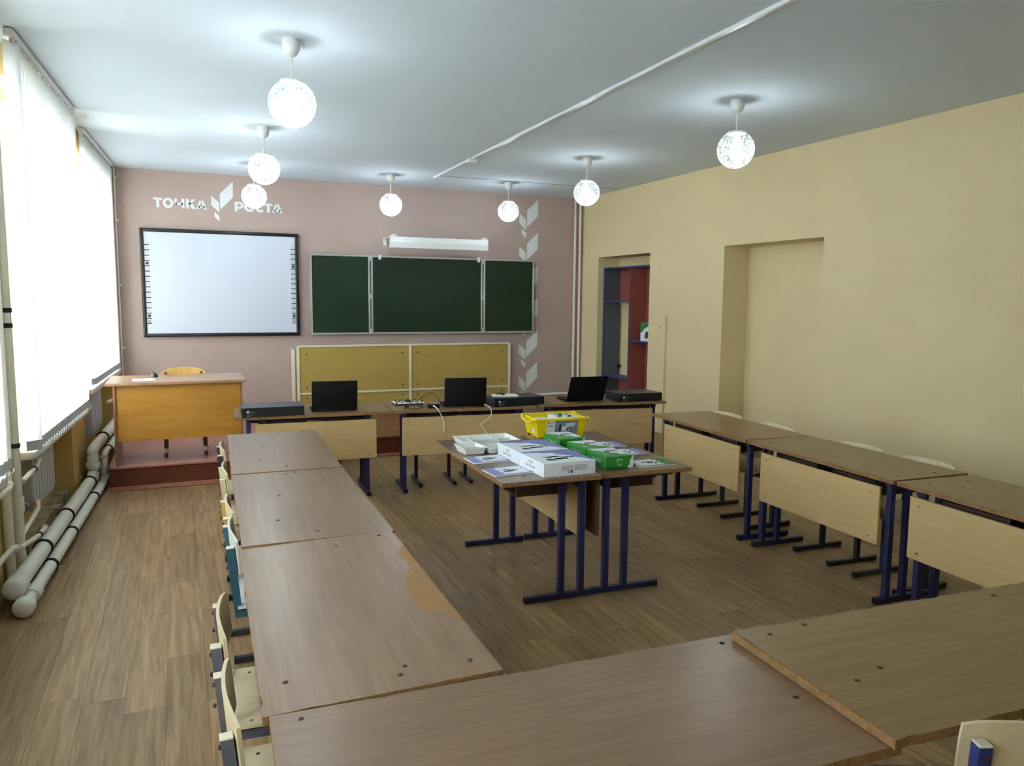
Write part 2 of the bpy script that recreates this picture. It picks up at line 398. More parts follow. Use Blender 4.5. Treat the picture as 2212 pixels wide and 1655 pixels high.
for i, (s0, s1, zs, tf) in enumerate(WINS):
    win = lstruct('window_%d' % (i+1), G().bb(-.30, -.24, s0, s0+.06, zs, HEAD).bb(-.30, -.24, s1-.06, s1, zs, HEAD).bb(-.30, -.24, s0, s1, zs, zs+.07).bb(-.30, -.24, s0, s1, HEAD-.06, HEAD), 'pvc_white')
    n = 3; wsp = (s1-s0-.12)/n
    for k in range(1, n): G().bb(-.295, -.245, s0+.06+wsp*k-.035, s0+.06+wsp*k+.035, zs+.07, HEAD-.06, bev=.004).obj('mullion', 'pvc_white', win)
    G().bb(-.295, -.245, s0+.06, s1-.06, 2.06, 2.12, bev=.004).obj('transom', 'pvc_white', win)
    for k in range(n):
        for z0, z1 in ((zs+.07, 2.06), (2.12, HEAD-.06)):
            G().bb(-.273, -.267, s0+.06+wsp*k+.034, s0+.06+wsp*(k+1)-.034, z0-.002, z1+.002).obj('pane', 'window_glass', win)
    a0 = s0+.05 if i >= 2 else s0
    G().bb(-.24, tf, a0, s1+.02, zs-.045, zs, bev=.008, seg=2).obj('window_sill', 'white_paint', win)
# snow-covered ground outside
tag(G().bb(-60, -1.75, -50, 60, -1.3, -1.0).obj('ground_outside', 'snow_ground', smooth=False), kind='structure')
# vertical blinds
def blind(s0, s1, zb, t, label, first_open=True):
    root = thing('vertical_blind', label, 'blind', P0, -SK, 'white vertical blinds at the windows')
    G().bb(t-.025, t+.022, s0-.03, s1+.02, H-.045, H-.005, bev=.004).obj('head_rail', 'white_plastic', root)
    sp = .078; n = int((s1-s0)/sp); W_ = .089
    me = G().bb(-W_/2, W_/2, -.0006, .0006, 0, H-.06-zb).mesh('slat', 'blind_fabric', smooth=False)
    mw_ = G().bb(-W_/2, W_/2, -.0022, .0022, -.055, .0, bev=.001).mesh('weight', 'blind_weight', smooth=False)
    bead = G(); hang = G().bb(-.006, .006, -.002, .002, 0, .022).mesh('slat_hook', 'alu', smooth=False)
    for k in range(n+1):
        s = s0+.02+k*sp; ang = (0.72 if (k == 0 and first_open) else PI/2-.36)
        o = link('slat', me, root, (t-.002, s, zb), (0, 0, ang))
        link('slat_weight', mw_, o, (0, 0, 0)); link('slat_hook', hang, o, (0, 0, H-.068-zb))
        if k < n:
            for q in (0, 1):
                pts = []
                for u in range(6):
                    f = u/5; pts.append((t+.03*(1 if q else -1), s+sp*f, zb-.045-.018*math.sin(PI*f)))
                bead.tube(pts, .0016, 5)
    bead.obj('bead_chain', 'white_plastic', root)
    ch = G()
    for k in range(n*2):      # folded carrier chain under the rail
        s = s0+.02+k*sp/2; ch.box((t+.012, s, H-.06+(.006 if k % 2 else -.004)), (.006, .034, .008), Matrix.Rotation(.5 if k % 2 else -.5, 3, 'X'))
    ch.obj('carrier_chain', 'alu', root)
    return root
blind(-2.2, .0, .77, -.01, 'white vertical blind nearest the camera, cut off by the left photo edge', False)
blind(.55, 2.36, .765, .0, 'white vertical blind of the middle window with one slat turned open')
blind(3.14, 4.86, .86, -.05, 'white vertical blind next to the mauve front wall', False)
blind(-4.9, -2.8, .77, -.01, 'white vertical blind at the rearmost window', False)

# heating pipes and radiators along the window wall
def ltube(pts, r, n=14): return G().tube(pts, r, n)
def arc(c, a0, a1, r, plane='yz', n=5):
    out = []
    for i in range(n+1):
        a = a0+(a1-a0)*i/n; out.append((c[0], c[1]+r*math.cos(a), c[2]+r*math.sin(a)))
    return out
root = thing('heating_pipe', 'thick white heating pipe with domed end, nearer the wall', 'pipe', P0, -SK, 'floor heating pipes')
pts = [(0.0, -.06, .125), (0.0, 2.46, .125)] + arc((0.0, 2.46, .195), -PI/2, 0, .07) + [(0.0, 2.53, .27)] + arc((0.0, 2.60, .27), PI, PI/2, .07)[0:] + [(0.0, 5.0, .345)]
ltube(pts, .044, 16).obj('pipe', 'pipe_paint', root)
G().sphere((0, -.06, .125), .053, 18, 12, sc=(1, .55, 1)).obj('end_cap', 'pipe_paint', root)
G().cyl((0, -.06, .125), (0, .03, .125), .053, 18).obj('end_sleeve', 'pipe_paint', root)
G().cyl((0, 2.53, .20), (0, 2.53, .235), .055, 16).obj('elbow_collar', 'pipe_paint', root)
for s, z in ((.62, .125), (1.32, .125), (2.30, .125), (3.1, .345)): G().cyl((0, s-.011, z), (0, s+.011, z), .053, 16).obj('clamp', 'rubber_black', root)
root = thing('heating_pipe', 'thinner white heating pipe lying in front of the thick one', 'pipe', P0, -SK, 'floor heating pipes')
pts = [(.052, -.10, .05), (.052, 2.66, .05)] + arc((.052, 2.66, .11), -PI/2, 0, .06) + [(.052, 2.72, .20)] + arc((.052, 2.78, .20), PI, PI/2, .06) + [(.052, 5.0, .26)]
ltube(pts, .034, 14).obj('pipe', 'pipe_paint', root)
G().sphere((.052, -.13, .05), .05, 16, 10, sc=(1, .6, 1)).cyl((.052, -.13, .05), (.052, -.09, .05), .05, 16).obj('end_cap', 'pipe_paint', root)
G().cyl((.052, .02, .05), (.052, .12, .05), .043, 16).obj('end_sleeve', 'pipe_paint', root)
for s, z in ((.52, .05), (1.18, .05), (2.12, .05), (2.98, .26)):
    c = G().cyl((.052, s-.014, z), (.052, s-.004, z), .04, 14).cyl((.052, s+.004, z), (.052, s+.014, z), .04, 14).obj('clamp', 'rubber_black', root)
    G().cyl((.078, s, z-.01), (.112, s, z-.02), .006, 6).obj('clamp_screw', 'steel', root)
root = thing('riser_pipe', 'white vertical riser pipe beside the middle window blind', 'pipe', P0, -SK)
ltube([(-.055, .35, .10), (-.055, .35, 2.98)], .028, 14).obj('pipe', 'riser_paint', root)
G().cyl((-.055, .35, .42), (-.055, .35, .50), .034, 14).obj('sleeve', 'riser_paint', root)
for z in (.78, 1.42, 1.50): G().cyl((-.055, .35, z-.012), (-.055, .35, z+.012), .032, 14).obj('clamp', 'rubber_black', root)
root = thing('riser_pipe', 'cream vertical riser pipe standing behind the white riser', 'pipe', P0, -SK)
ltube([(-.072, .22, .10), (-.072, .22, 2.98)], .024, 14).obj('pipe', 'riser_paint', root)
G().cyl((-.072, .22, .58), (-.072, .22, .66), .03, 14).obj('sleeve', 'riser_paint', root)
def small_pipe(label, pts, clamps=()):
    root = thing('radiator_pipe', label, 'pipe', P0, -SK, 'thin radiator branch pipes')
    ltube(pts, .014, 10).obj('pipe', 'riser_paint', root)
    G().sphere(pts[-1], .021, 10, 8).obj('elbow', 'riser_paint', root)
    for c in clamps: G().cyl((c[0], c[1]-.01, c[2]), (c[0], c[1]+.01, c[2]), .018, 10).obj('clamp', 'rubber_black', root)
small_pipe('thin white pipe running into the top of the middle radiator', [(-.03, .38, .575), (-.03, .72, .585), (-.06, .93, .585)], [(-.03, .66, .583)])
small_pipe('thin white pipe running into the bottom of the middle radiator', [(-.05, .38, .275), (-.05, .8, .315), (-.08, .93, .325)])
small_pipe('thin white pipe leaving the riser low above the plaster ledge', [(-.02, .20, .26), (-.02, .62, .20), (-.02, .78, .20)], [(-.02, .64, .20)])
small_pipe('thin white pipe from riser to the cut-off radiator at lower left', [(-.04, -1.0, .30), (-.04, .14, .28), (-.04, .20, .26)], [(-.04, -.20, .287)])
small_pipe('white upper branch pipe at the left photo edge', [(-.03, -1.0, .62), (-.03, .12, .60), (-.05, .20, .60)])
small_pipe('thin white pipe behind the teacher desk at the far radiator', [(-.06, 3.95, .55), (-.03, 4.15, .55), (-.03, 4.20, .36)])
def radiator(s0, n, z0, z1, t, label):
    root = thing('radiator', label, 'radiator', P0, -SK, 'ribbed radiators under the windows')
    me = G().bb(-.04, .04, -.038, .038, z0, z1, bev=.012, seg=2).bb(.036, .044, -.030, .030, z0+.02, z1-.02, bev=.003).mesh('section', 'radiator')
    fin = G().bb(-.034, .034, -.002, .002, z0+.02, z1-.02).mesh('fin', 'radiator', smooth=False)
    for k in range(n):
        o = link('section', me, root, (t, s0+.04+k*.08, 0)); link('fin', fin, o, (0, .04, 0))
    G().cyl((t, s0-.03, z1-.04), (t, s0+n*.08+.02, z1-.04), .018, 10).obj('top_header', 'radiator', root)
    G().cyl((t, s0-.03, z0+.04), (t, s0+n*.08+.02, z0+.04), .018, 10).obj('bottom_header', 'radiator', root)
radiator(.93, 8, .27, .635, -.14, 'grey ribbed radiator under the middle window')
radiator(3.30, 8, .33, .72, -.15, 'grey ribbed radiator beside the teacher desk')
radiator(-1.3, 8, .27, .635, -.14, 'grey ribbed radiator under the nearest window')

# corner pipes at right, horizontal pipe, thin pipe at left corner
for x, lab in ((5.105, 'white vertical pipe in the right corner, left of the pair'), (5.184, 'white vertical pipe in the right corner, right of the pair')):
    root = thing('corner_pipe', lab, 'pipe', (x, D-.045, 0), 0, 'pair of corner pipes')
    G().cyl((0, 0, 0 if x > 5.15 else .25), (0, 0, H-.002), .0165, 12).obj('pipe', 'corner_pipe', root)
    for z in (2.277, 1.546, .83):
        c = G().cyl((0, 0, z-.012), (0, 0, z+.012), .021, 12).obj('clamp', 'corner_pipe', root); G().bb(-.004, .004, 0, .044, z-.004, z+.004).obj('clamp_stem', 'steel', c)
root = thing('wall_pipe', 'white horizontal pipe low on the mauve wall beside the board', 'pipe', (0, D-.045, .255))
G().tube([(4.16, 0, 0), (5.105, 0, 0)], .02, 12).obj('pipe', 'corner_pipe', root)
root = thing('corner_cable', 'thin grey pipe with clips in the left window corner', 'pipe', (-.605, D-.03, 0))
G().cyl((0, 0, .2), (0, 0, H-.002), .009, 10).obj('pipe', 'corner_pipe', root)
for z in (2.867, 2.407, 1.697, 1.0): G().bb(-.01, .03, -.014, .03, z-.012, z+.012, bev=.004).obj('clip', 'white_plastic', root)

# ceiling cable duct with its box
root = thing('cable_duct', 'white cable duct with wavy edge running along the ceiling', 'cable duct', (0, 0, H-.0015))
P = []
for k in range(60):
    y = -1.0 + (8.71+1.0)*k/59; x = 2.655+(.119)*(y-2.9)/5.8
    P.append((x+random.uniform(-.0025, .0025), y, -.012+random.uniform(-.003, .001)))
g = G()
rings = []
for p in P: rings.append([g.bm.verts.new((p[0]+a, p[1], b)) for a, b in ((-.014, .0), (-.013, p[2]-.006), (.013, p[2]-.006), (.014, .0))])
for i in range(len(rings)-1):
    for j in range(4): g.bm.faces.new((rings[i][j], rings[i][(j+1) % 4], rings[i+1][(j+1) % 4], rings[i+1][j]))
g.bm.faces.new(rings[0]); g.bm.faces.new(rings[-1][::-1])
g.obj('duct', 'white_plastic', root, smooth=False)
root = thing('junction_box', 'small white junction box on the ceiling cable duct', 'junction box', (2.745, 7.39, H))
G().bb(-.045, .045, -.045, .045, -.045, -.012, bev=.005, seg=2).obj('box', 'white_plastic', root); G().bb(-.036, .036, -.036, .036, -.050, -.044, bev=.002).obj('lid', 'white_plastic', root)
tag(G().bb(2.78, RW, 8.60, 8.612, H-.003, H+.001).obj('trim_2', 'seam_dark', smooth=False), kind='structure')

# ------------------------------------------------------------------ pendant lamps
def lamp(x, y, label):
    root = thing('globe_lamp', label, 'lamp', (x, y, H), 0, 'crackle glass globe ceiling lamps')
    G().lathe([(.003, -.0), (.048, -.0), (.05, -.02), (.046, -.055), (.033, -.078), (.014, -.09), (.004, -.091)], 20).obj('canopy', 'white_plastic', root)
    G().cyl((0, 0, -.088), (0, 0, -.225), .006, 8).obj('stem', 'white_plastic', root)
    G().lathe([(.004, -.212), (.03, -.213), (.062, -.217), (.067, -.222), (.066, -.231), (.004, -.231)], 28).obj('cap', 'white_plastic', root)
    R_ = .13; zc = -.34; prof = []
    for k in range(25):
        a = math.radians(58.5) - math.radians(58.5+90)*k/24
        prof.append((max(.0008, R_*math.cos(a)), zc+R_*math.sin(a)))
    G().lathe(prof, 40).obj('globe', 'crackle_glass', root)
    b = G().lathe([(.004, -.229), (.018, -.231), (.019, -.325), (.004, -.327)], 14).obj('bulb_socket', 'white_plastic', root)
    G().sphere((0, 0, -.368), .040, 20, 12, sc=(1, 1, 1.15)).obj('bulb', 'bulb_light', root)
lamp(.615, 4.505, 'globe lamp nearest the camera on the window side')
lamp(.695, 6.85, 'globe lamp hanging second in the window-side row')
lamp(.775, 8.72, 'globe lamp of the window-side row in front of the wall lettering')
lamp(2.275, 8.78, 'globe lamp hanging above the green chalkboard near its middle')
lamp(3.725, 8.74, 'globe lamp in front of the wall beside the leaf ornament top')
lamp(3.785, 6.885, 'globe lamp before the right front corner of the room')
lamp(3.655, 4.48, 'globe lamp nearest the yellow wall, rightmost in the photo')

# ------------------------------------------------------------------ front wall: lettering and ornament
FW = Matrix.Translation((0, D-.0002, 0)) @ RX90          # local (x, y) -> world (x, z), extruded towards the room
def rect(x0, x1, y0, y1): return [(x0, y0), (x1, y0), (x1, y1), (x0, y1)]
def ringpieces(cx, cy, rx, ry, ix, iy, a0, a1, n=20):
    out = []
    for k in range(n):
        a = a0+(a1-a0)*k/n; b = a0+(a1-a0)*(k+1)/n
        out.append([(cx+rx*math.cos(a), cy+ry*math.sin(a)), (cx+rx*math.cos(b), cy+ry*math.sin(b)), (cx+ix*math.cos(b), cy+iy*math.sin(b)), (cx+ix*math.cos(a), cy+iy*math.sin(a))])
    return out
def glyph(ch, x0, x1, z0, z1):
    w_ = x1-x0; h_ = z1-z0; st = .27*h_; P = []
    if ch == 'Т': P = [rect(0, w_, h_-.25*h_, h_), rect(w_/2-st*.55, w_/2+st*.55, 0, h_*.8)]
    elif ch == 'О': P = ringpieces(w_/2, h_/2, w_/2, h_*.53, w_/2-st*1.05, h_*.53-st, 0, 2*PI, 28)
    elif ch == 'С': P = ringpieces(w_*.55, h_/2, w_*.55, h_*.53, w_*.55-st*1.05, h_*.53-st, .72, 2*PI-.72, 24)
    elif ch == 'Ч': P = [rect(w_-st*1.1, w_, 0, h_), rect(0, st*1.1, h_*.55, h_), rect(st*.5, w_-st*.5, h_*.33, h_*.33+.24*h_)] + ringpieces(st*1.0, h_*.56, st*1.0, h_*.23, .001, .001, PI, 1.5*PI, 6)
    elif ch == 'К': P = [rect(0, st*1.1, 0, h_), [(st*.9, h_*.40), (w_*.60, h_), (w_*.98, h_), (st*1.4, h_*.40)], [(st*.8, h_*.55), (w_*.60, 0), (w_, 0), (w_*.62, h_*.62), (st*1.3, h_*.62)]]
    elif ch == 'А': P = [[(0, 0), (st*1.05, 0), (w_*.56, h_), (w_*.33, h_)], [(w_-st*1.05, 0), (w_, 0), (w_*.67, h_), (w_*.44, h_)], rect(w_*.2, w_*.8, h_*.16, h_*.36)]
    elif ch == 'Р': P = [rect(0, st*1.1, 0, h_), rect(st, w_*.55, h_*.78, h_), rect(st, w_*.55, h_*.26, h_*.47)] + ringpieces(w_*.55, h_*.63, w_*.45, h_*.37, w_*.45-st, h_*.155, -PI/2, PI/2, 14)
    return [[(x0+x, z0+y) for x, y in p] for p in P]
root = thing('wall_lettering', 'white Cyrillic lettering on the mauve wall above the whiteboard', 'lettering', (0, 0, 0))
ZB, ZT = 2.575, 2.683
spans = [('Т', -.226, -.131), ('О', -.128, -.016), ('Ч', -.010, .098), ('К', .113, .220), ('А', .222, .334),
         ('Р', .637, .735), ('О', .741, .859), ('С', .866, .966), ('Т', .966, 1.062), ('А', 1.055, 1.176)]
for ch, a, b in spans:
    g = G()
    for p in glyph(ch, a, b, ZB, ZT): g.prism(p, .0015, FW)
    g.obj('letter', 'vinyl_white', root, smooth=False)
root = thing('leaf_emblem', 'white sprout emblem between the two lettering words', 'emblem', (0, 0, 0))
for nm, p in (('leaf', [(.480, 2.762), (.480, 2.582), (.622, 2.730), (.624, 2.912)]), ('leaf', [(.384, 2.736), (.383, 2.630), (.466, 2.551), (.468, 2.662)]),
              ('leaf', [(.416, 2.553), (.415, 2.498), (.466, 2.449), (.466, 2.508)])):
    G().prism(p, .0015, FW).obj(nm, 'vinyl_white', root, smooth=False)
root = thing('leaf_ornament', 'tall white sprout ornament of slanted leaves at the right of the chalkboard', 'ornament', (0, 0, 0))
for k in range(6):
    dz = -.4435*k; dx = .0025*k
    for p in ([(4.386, 2.778), (4.386, 2.553), (4.550, 2.712), (4.550, 2.931)], [(4.273, 2.734), (4.271, 2.609), (4.371, 2.517), (4.372, 2.654)],
              [(4.308, 2.530), (4.308, 2.464), (4.373, 2.401), (4.374, 2.477)]):
        G().prism([(x+dx, z+dz) for x, z in p], .0015, FW).obj('leaf', 'vinyl_white', root, smooth=False)

# interactive whiteboard
root = thing('interactive_whiteboard', 'large interactive whiteboard with black frame and button strips', 'whiteboard', (0, D, 0))
X0, X1, Z0, Z1 = -.377, 1.343, 1.118, 2.337; fw_ = .040
G().bb(X0+.02, X1-.02, -.045, -.002, Z0+.02, Z1-.02).obj('surface', 'iwb_white', root)
fr = G().bb(X0, X1, -.06, 0, Z1-fw_, Z1, bev=.012, seg=3).obj('frame_rail', 'iwb_frame', root)
G().bb(X0, X1, -.06, 0, Z0, Z0+fw_, bev=.012, seg=3).obj('frame_rail', 'iwb_frame', root)
G().bb(X0, X0+fw_, -.06, 0, Z0, Z1, bev=.012, seg=3).obj('frame_rail', 'iwb_frame', root)
G().bb(X1-fw_, X1, -.06, 0, Z0, Z1, bev=.012, seg=3).obj('frame_rail', 'iwb_frame', root)
for side, xa, xb in (('l', X0+fw_+.001, X0+fw_+.052), ('r', X1-fw_-.052, X1-fw_-.001)):
    for k in range(16):
        zt = 2.205-.0588*k
        b = G().bb(xa, xb, -.047, -.0445, zt-.046, zt).obj('button', 'print_pale', root)
        G().bb(xa, xb, -.0472, -.0445, zt-.0575, zt-.0475).obj('button_bar', 'print_dark', b)
        if k in (4, 14): G().bb(xa+.012, xb-.010, -.0476, -.0445, zt-.038, zt-.008).obj('icon', 'print_dark', b)
        elif k == 15:
            G().bb(xa+.016, xa+.021, -.0476, -.0445, zt-.036, zt-.010).bb(xa+.032, xa+.037, -.0476, -.0445, zt-.036, zt-.010).bb(xa+.016, xa+.037, -.0476, -.0445, zt-.038, zt-.033).obj('icon', 'print_dark', b)
        else: G().box(((xa+xb)/2, -.046, zt-.023), (.018, .003, .004), Matrix.Rotation(.8 if k % 2 else 0, 3, 'Y')).obj('icon', 'print_grey', b)
# chalkboard
root = thing('chalkboard', 'green three-panel chalkboard with thin aluminium frames', 'chalkboard', (0, D, 0))
CZ0, CZ1 = 1.124, 2.110
for a, b, d in ((1.472, 2.207, -.05), (2.219, 3.717, -.045), (3.729, 4.470, -.05)):
    p = G().bb(a+.012, b-.012, d-.018, d+.010, CZ0+.012, CZ1-.012).obj('board_panel', 'board_green', root)
    for q in ((a, b, CZ1-.024, CZ1), (a, b, CZ0, CZ0+.024)): G().bb(q[0], q[1], d-.026, d+.014, q[2], q[3], bev=.003).obj('frame_bar', 'alu', p)
    for q in ((a, a+.024), (b-.024, b)): G().bb(q[0], q[1], d-.026, d+.014, CZ0, CZ1, bev=.003).obj('frame_bar', 'alu', p)
    for cx_, sg in ((a, 1), (b, -1)):
        for cz, sz in ((CZ0, 1), (CZ1, -1)):
            G().prism([(cx_, cz), (cx_+sg*.055, cz), (cx_, cz+sz*.055)][::(1 if sg*sz > 0 else -1)], .003, Matrix.Translation((0, d-.0262, 0)) @ RX90).obj('corner_plate', 'alu', p, smooth=False)
for xh in (2.213, 3.723):
    for zh in (CZ0+.04, CZ1-.04, 1.6): G().cyl((xh, -.078, zh-.03), (xh, -.078, zh+.03), .008, 10).obj('hinge', 'alu', root)
for xc in (2.33, 3.655): G().bb(xc-.017, xc+.017, -.086, -.066, CZ1-.05, CZ1+.012, bev=.003).obj('map_clip', 'white_plastic', root)
for xw in (1.8, 2.97, 4.1): G().bb(xw-.03, xw+.03, -.04, .0, 1.55, 1.63).obj('wall_bracket', 'alu', root)
# board light
root = thing('board_light', 'long white reflector lamp on arms above the chalkboard', 'lamp', (0, D, 0))
prof = [(-.415, 2.193), (-.42, 2.262), (-.405, 2.285), (-.40, 2.325), (-.33, 2.335), (-.325, 2.320), (-.392, 2.312), (-.396, 2.282), (-.412, 2.258), (-.409, 2.193)]
fr_ = Matrix(((0, 0, 1, 2.39), (1, 0, 0, 0), (0, 1, 0, 0), (0, 0, 0, 1)))
G().prism(prof, 1.265, fr_).obj('reflector', 'white_plastic', root, smooth=False)
G().bb(2.39, 2.396, -.42, -.33, 2.193, 2.335).obj('end_plate', 'white_plastic', root); G().bb(3.65, 3.656, -.42, -.33, 2.193, 2.335).obj('end_plate', 'white_plastic', root)
G().cyl((2.45, -.36, 2.29), (3.60, -.36, 2.29), .016, 10).obj('tube_lamp', 'white_plastic', root)
for x in (2.42, 3.60):
    G().tube([(x, -.37, 2.337), (x, -.02, 2.325)], .011, 4, square=True).obj('arm', 'white_paint', root)
    G().bb(x-.025, x+.025, -.012, 0, 2.235, 2.335, bev=.003).obj('wall_plate', 'white_paint', root)
    G().cyl((x, -.37, 2.345), (x+.05, -.37, 2.345), .010, 8).obj('knob', 'white_paint', root)

# podium, cork boards
root = thing('podium', 'red-brown painted wooden podium under the teacher desk', 'podium', (0, 0, 0))
PZ = .20
G().bb(-.565, 1.30, 6.86, D-.01, .0, PZ-.02).obj('riser_board', 'podium_red', root)
G().bb(-.572, 1.31, 6.845, D-.01, PZ-.02, PZ, bev=.004).obj('deck', 'podium_top', root)
G().bb(-.565, 1.30, 6.838, 6.86, 0, .022, bev=.004).bb(-.565, 1.30, 6.845, 6.86, .022, .034, bev=.003).obj('skirting_bead', 'podium_trim', root)
root = thing('podium', 'red-brown podium section below the chalkboard', 'podium', (0, 0, 0))
for a, b in ((1.315, 1.98), (1.985, 2.9), (2.905, 4.2)): G().bb(a, b, 7.47, D-.01, 0, PZ-.03).obj('riser_board', 'podium_red', root)
G().bb(1.312, 4.21, 7.45, D-.01, PZ-.03, PZ, bev=.006).obj('deck', 'podium_red', root)
G().bb(1.312, 4.2, 7.448, 7.47, 0, .025, bev=.004).obj('skirting_bead', 'podium_trim', root)
def cork(x0, x1, zt, y, label):
    root = thing('pinboard', label, 'pinboard', (0, y, PZ), 0, 'yellow pinboards under the chalkboard')
    zt -= PZ; xm = x0+(x1-x0)*.503; zm = .20
    for a, b in ((x0, xm), (xm, x1)):
        for c, d_ in ((.02, zm), (zm, zt)):
            p = G().bb(a+.01, b-.01, -.006, .006, c+.01, d_-.01).obj('cork_panel', 'cork_yellow', root)
            for sx in (a+.10, b-.10):
                for sz in ((c+.07, d_-.10) if d_-c > .4 else (d_-.06,)): G().cyl((sx, -.010, sz), (sx, -.004, sz), .010, 8).obj('screw', 'rubber_black', p)
    for a in (x0, xm, x1): G().bb(a-.016, a+.016, -.018, .010, 0, zt, bev=.002).obj('frame_post', 'frame_white', root)
    for c in (.02, zm, zt): G().bb(x0, x1, -.016, .010, c-.012, c+.012, bev=.002).obj('frame_rail', 'frame_white', root)
cork(1.31, 4.11, .985, D-.06, 'yellow pinboard with white frame leaning below the chalkboard')
root = thing('pinboard', 'second white framed board behind the pinboard, only its edge showing', 'pinboard', (0, D-.025, PZ))
for a in (1.255, 3.9): G().bb(a-.02, a+.02, -.012, .012, 0, .765).obj('frame_post', 'frame_white', root)
G().bb(1.255, 3.9, -.012, .012, .75, .765).obj('frame_rail', 'frame_white', root); G().bb(1.27, 3.89, -.004, .008, .02, .75).obj('cork_panel', 'cork_yellow', root)

# niche shelving unit, box in it, and strip on the wall
root = thing('wall_shelf_unit', 'blue edged shelf unit with red panels inside the corner niche', 'shelf unit', (RW+.04, 0, 0))
def sh(nm, a, m): return G().bb(*a, bev=.001).obj(nm, m, root, smooth=False)
ya, yb, ym = 9.085, 7.93, 8.425
SD = .26
sh('side_board', (0, SD, ya-.018, ya, 0, 2.01), 'shelf_slate'); sh('side_board', (0, SD, yb, yb+.018, 0, 2.01), 'shelf_slate')
sh('top_board', (0, SD, yb, ya, 1.992, 2.012), 'shelf_blue'); sh('middle_board', (0, SD, ym-.009, ym+.009, 0, 1.992), 'shelf_red')
sh('shelf', (0, SD, ym+.009, ya-.018, 1.552, 1.572), 'shelf_blue'); sh('shelf', (0, SD, ym+.009, ya-.018, .545, .565), 'shelf_blue')
sh('shelf', (0, SD, yb+.018, ym-.009, 1.052, 1.072), 'shelf_blue'); sh('shelf', (0, SD, yb+.018, ya-.018, .04, .06), 'shelf_blue')
sh('back_panel', (SD-.008, SD, ym+.009, ya-.018, 1.572, 1.992), 'shelf_red'); sh('back_panel', (SD-.008, SD, ym+.009, ya-.018, .06, .545), 'shelf_red')
sh('back_panel', (SD-.008, SD, ym-.25, ym-.009, 1.072, 1.992), 'shelf_red'); sh('back_panel', (SD-.008, SD, ym-.25, ym-.009, .06, 1.052), 'shelf_red')
for nm, a in (('edge_strip', (-.002, .0, ya-.018, ya, 0, 2.012)), ('edge_strip', (-.002, .0, ym-.009, ym+.009, 0, 2.0)), ('edge_strip', (-.002, 0, yb, ya, 1.992, 2.012)), ('edge_strip', (-.002, 0, ym+.009, ya, 1.552, 1.572)), ('edge_strip', (-.002, 0, yb, ym, 1.052, 1.072))): sh(nm, a, 'shelf_blue')
sh('hook', (SD-.03, SD, 9.02, 9.06, .66, .70), 'rubber_black')
root = thing('picture_box', 'green and white box standing on the niche shelf', 'box', (RW+.06, 8.06, 1.0735))
G().bb(0, .06, -.11, .12, 0, .23, bev=.001).obj('carton', 'box_white', root)
fr_ = Matrix(((0, 0, -1, 0), (-1, 0, 0, 0), (0, 1, 0, 0), (0, 0, 0, 1)))
G().prism([(-.12, .10), (-.09, .12), (-.07, .11), (-.05, .15), (-.01, .16), (.03, .18), (.11, .19), (.11, .23), (-.12, .23)], .0008, fr_).obj('cover_print', 'print_green', root, smooth=False)
G().prism([(-.02, .05), (.0, .03), (.05, .04), (.06, .11), (.02, .13), (-.01, .10)], .001, fr_).obj('cover_print', 'print_charcoal', root, smooth=False)
root = thing('wall_strip', 'thin yellow painted strip standing against the right wall', 'strip', (RW, 7.54, 0))
G().bb(-.028, -.0005, -.013, .013, 0, 1.40, bev=.003).obj('strip', 'wall_yellow', root); G().cyl((-.012, .11, 1.27), (-.0, .11, 1.27), .006, 8).obj('nail', 'steel', root)

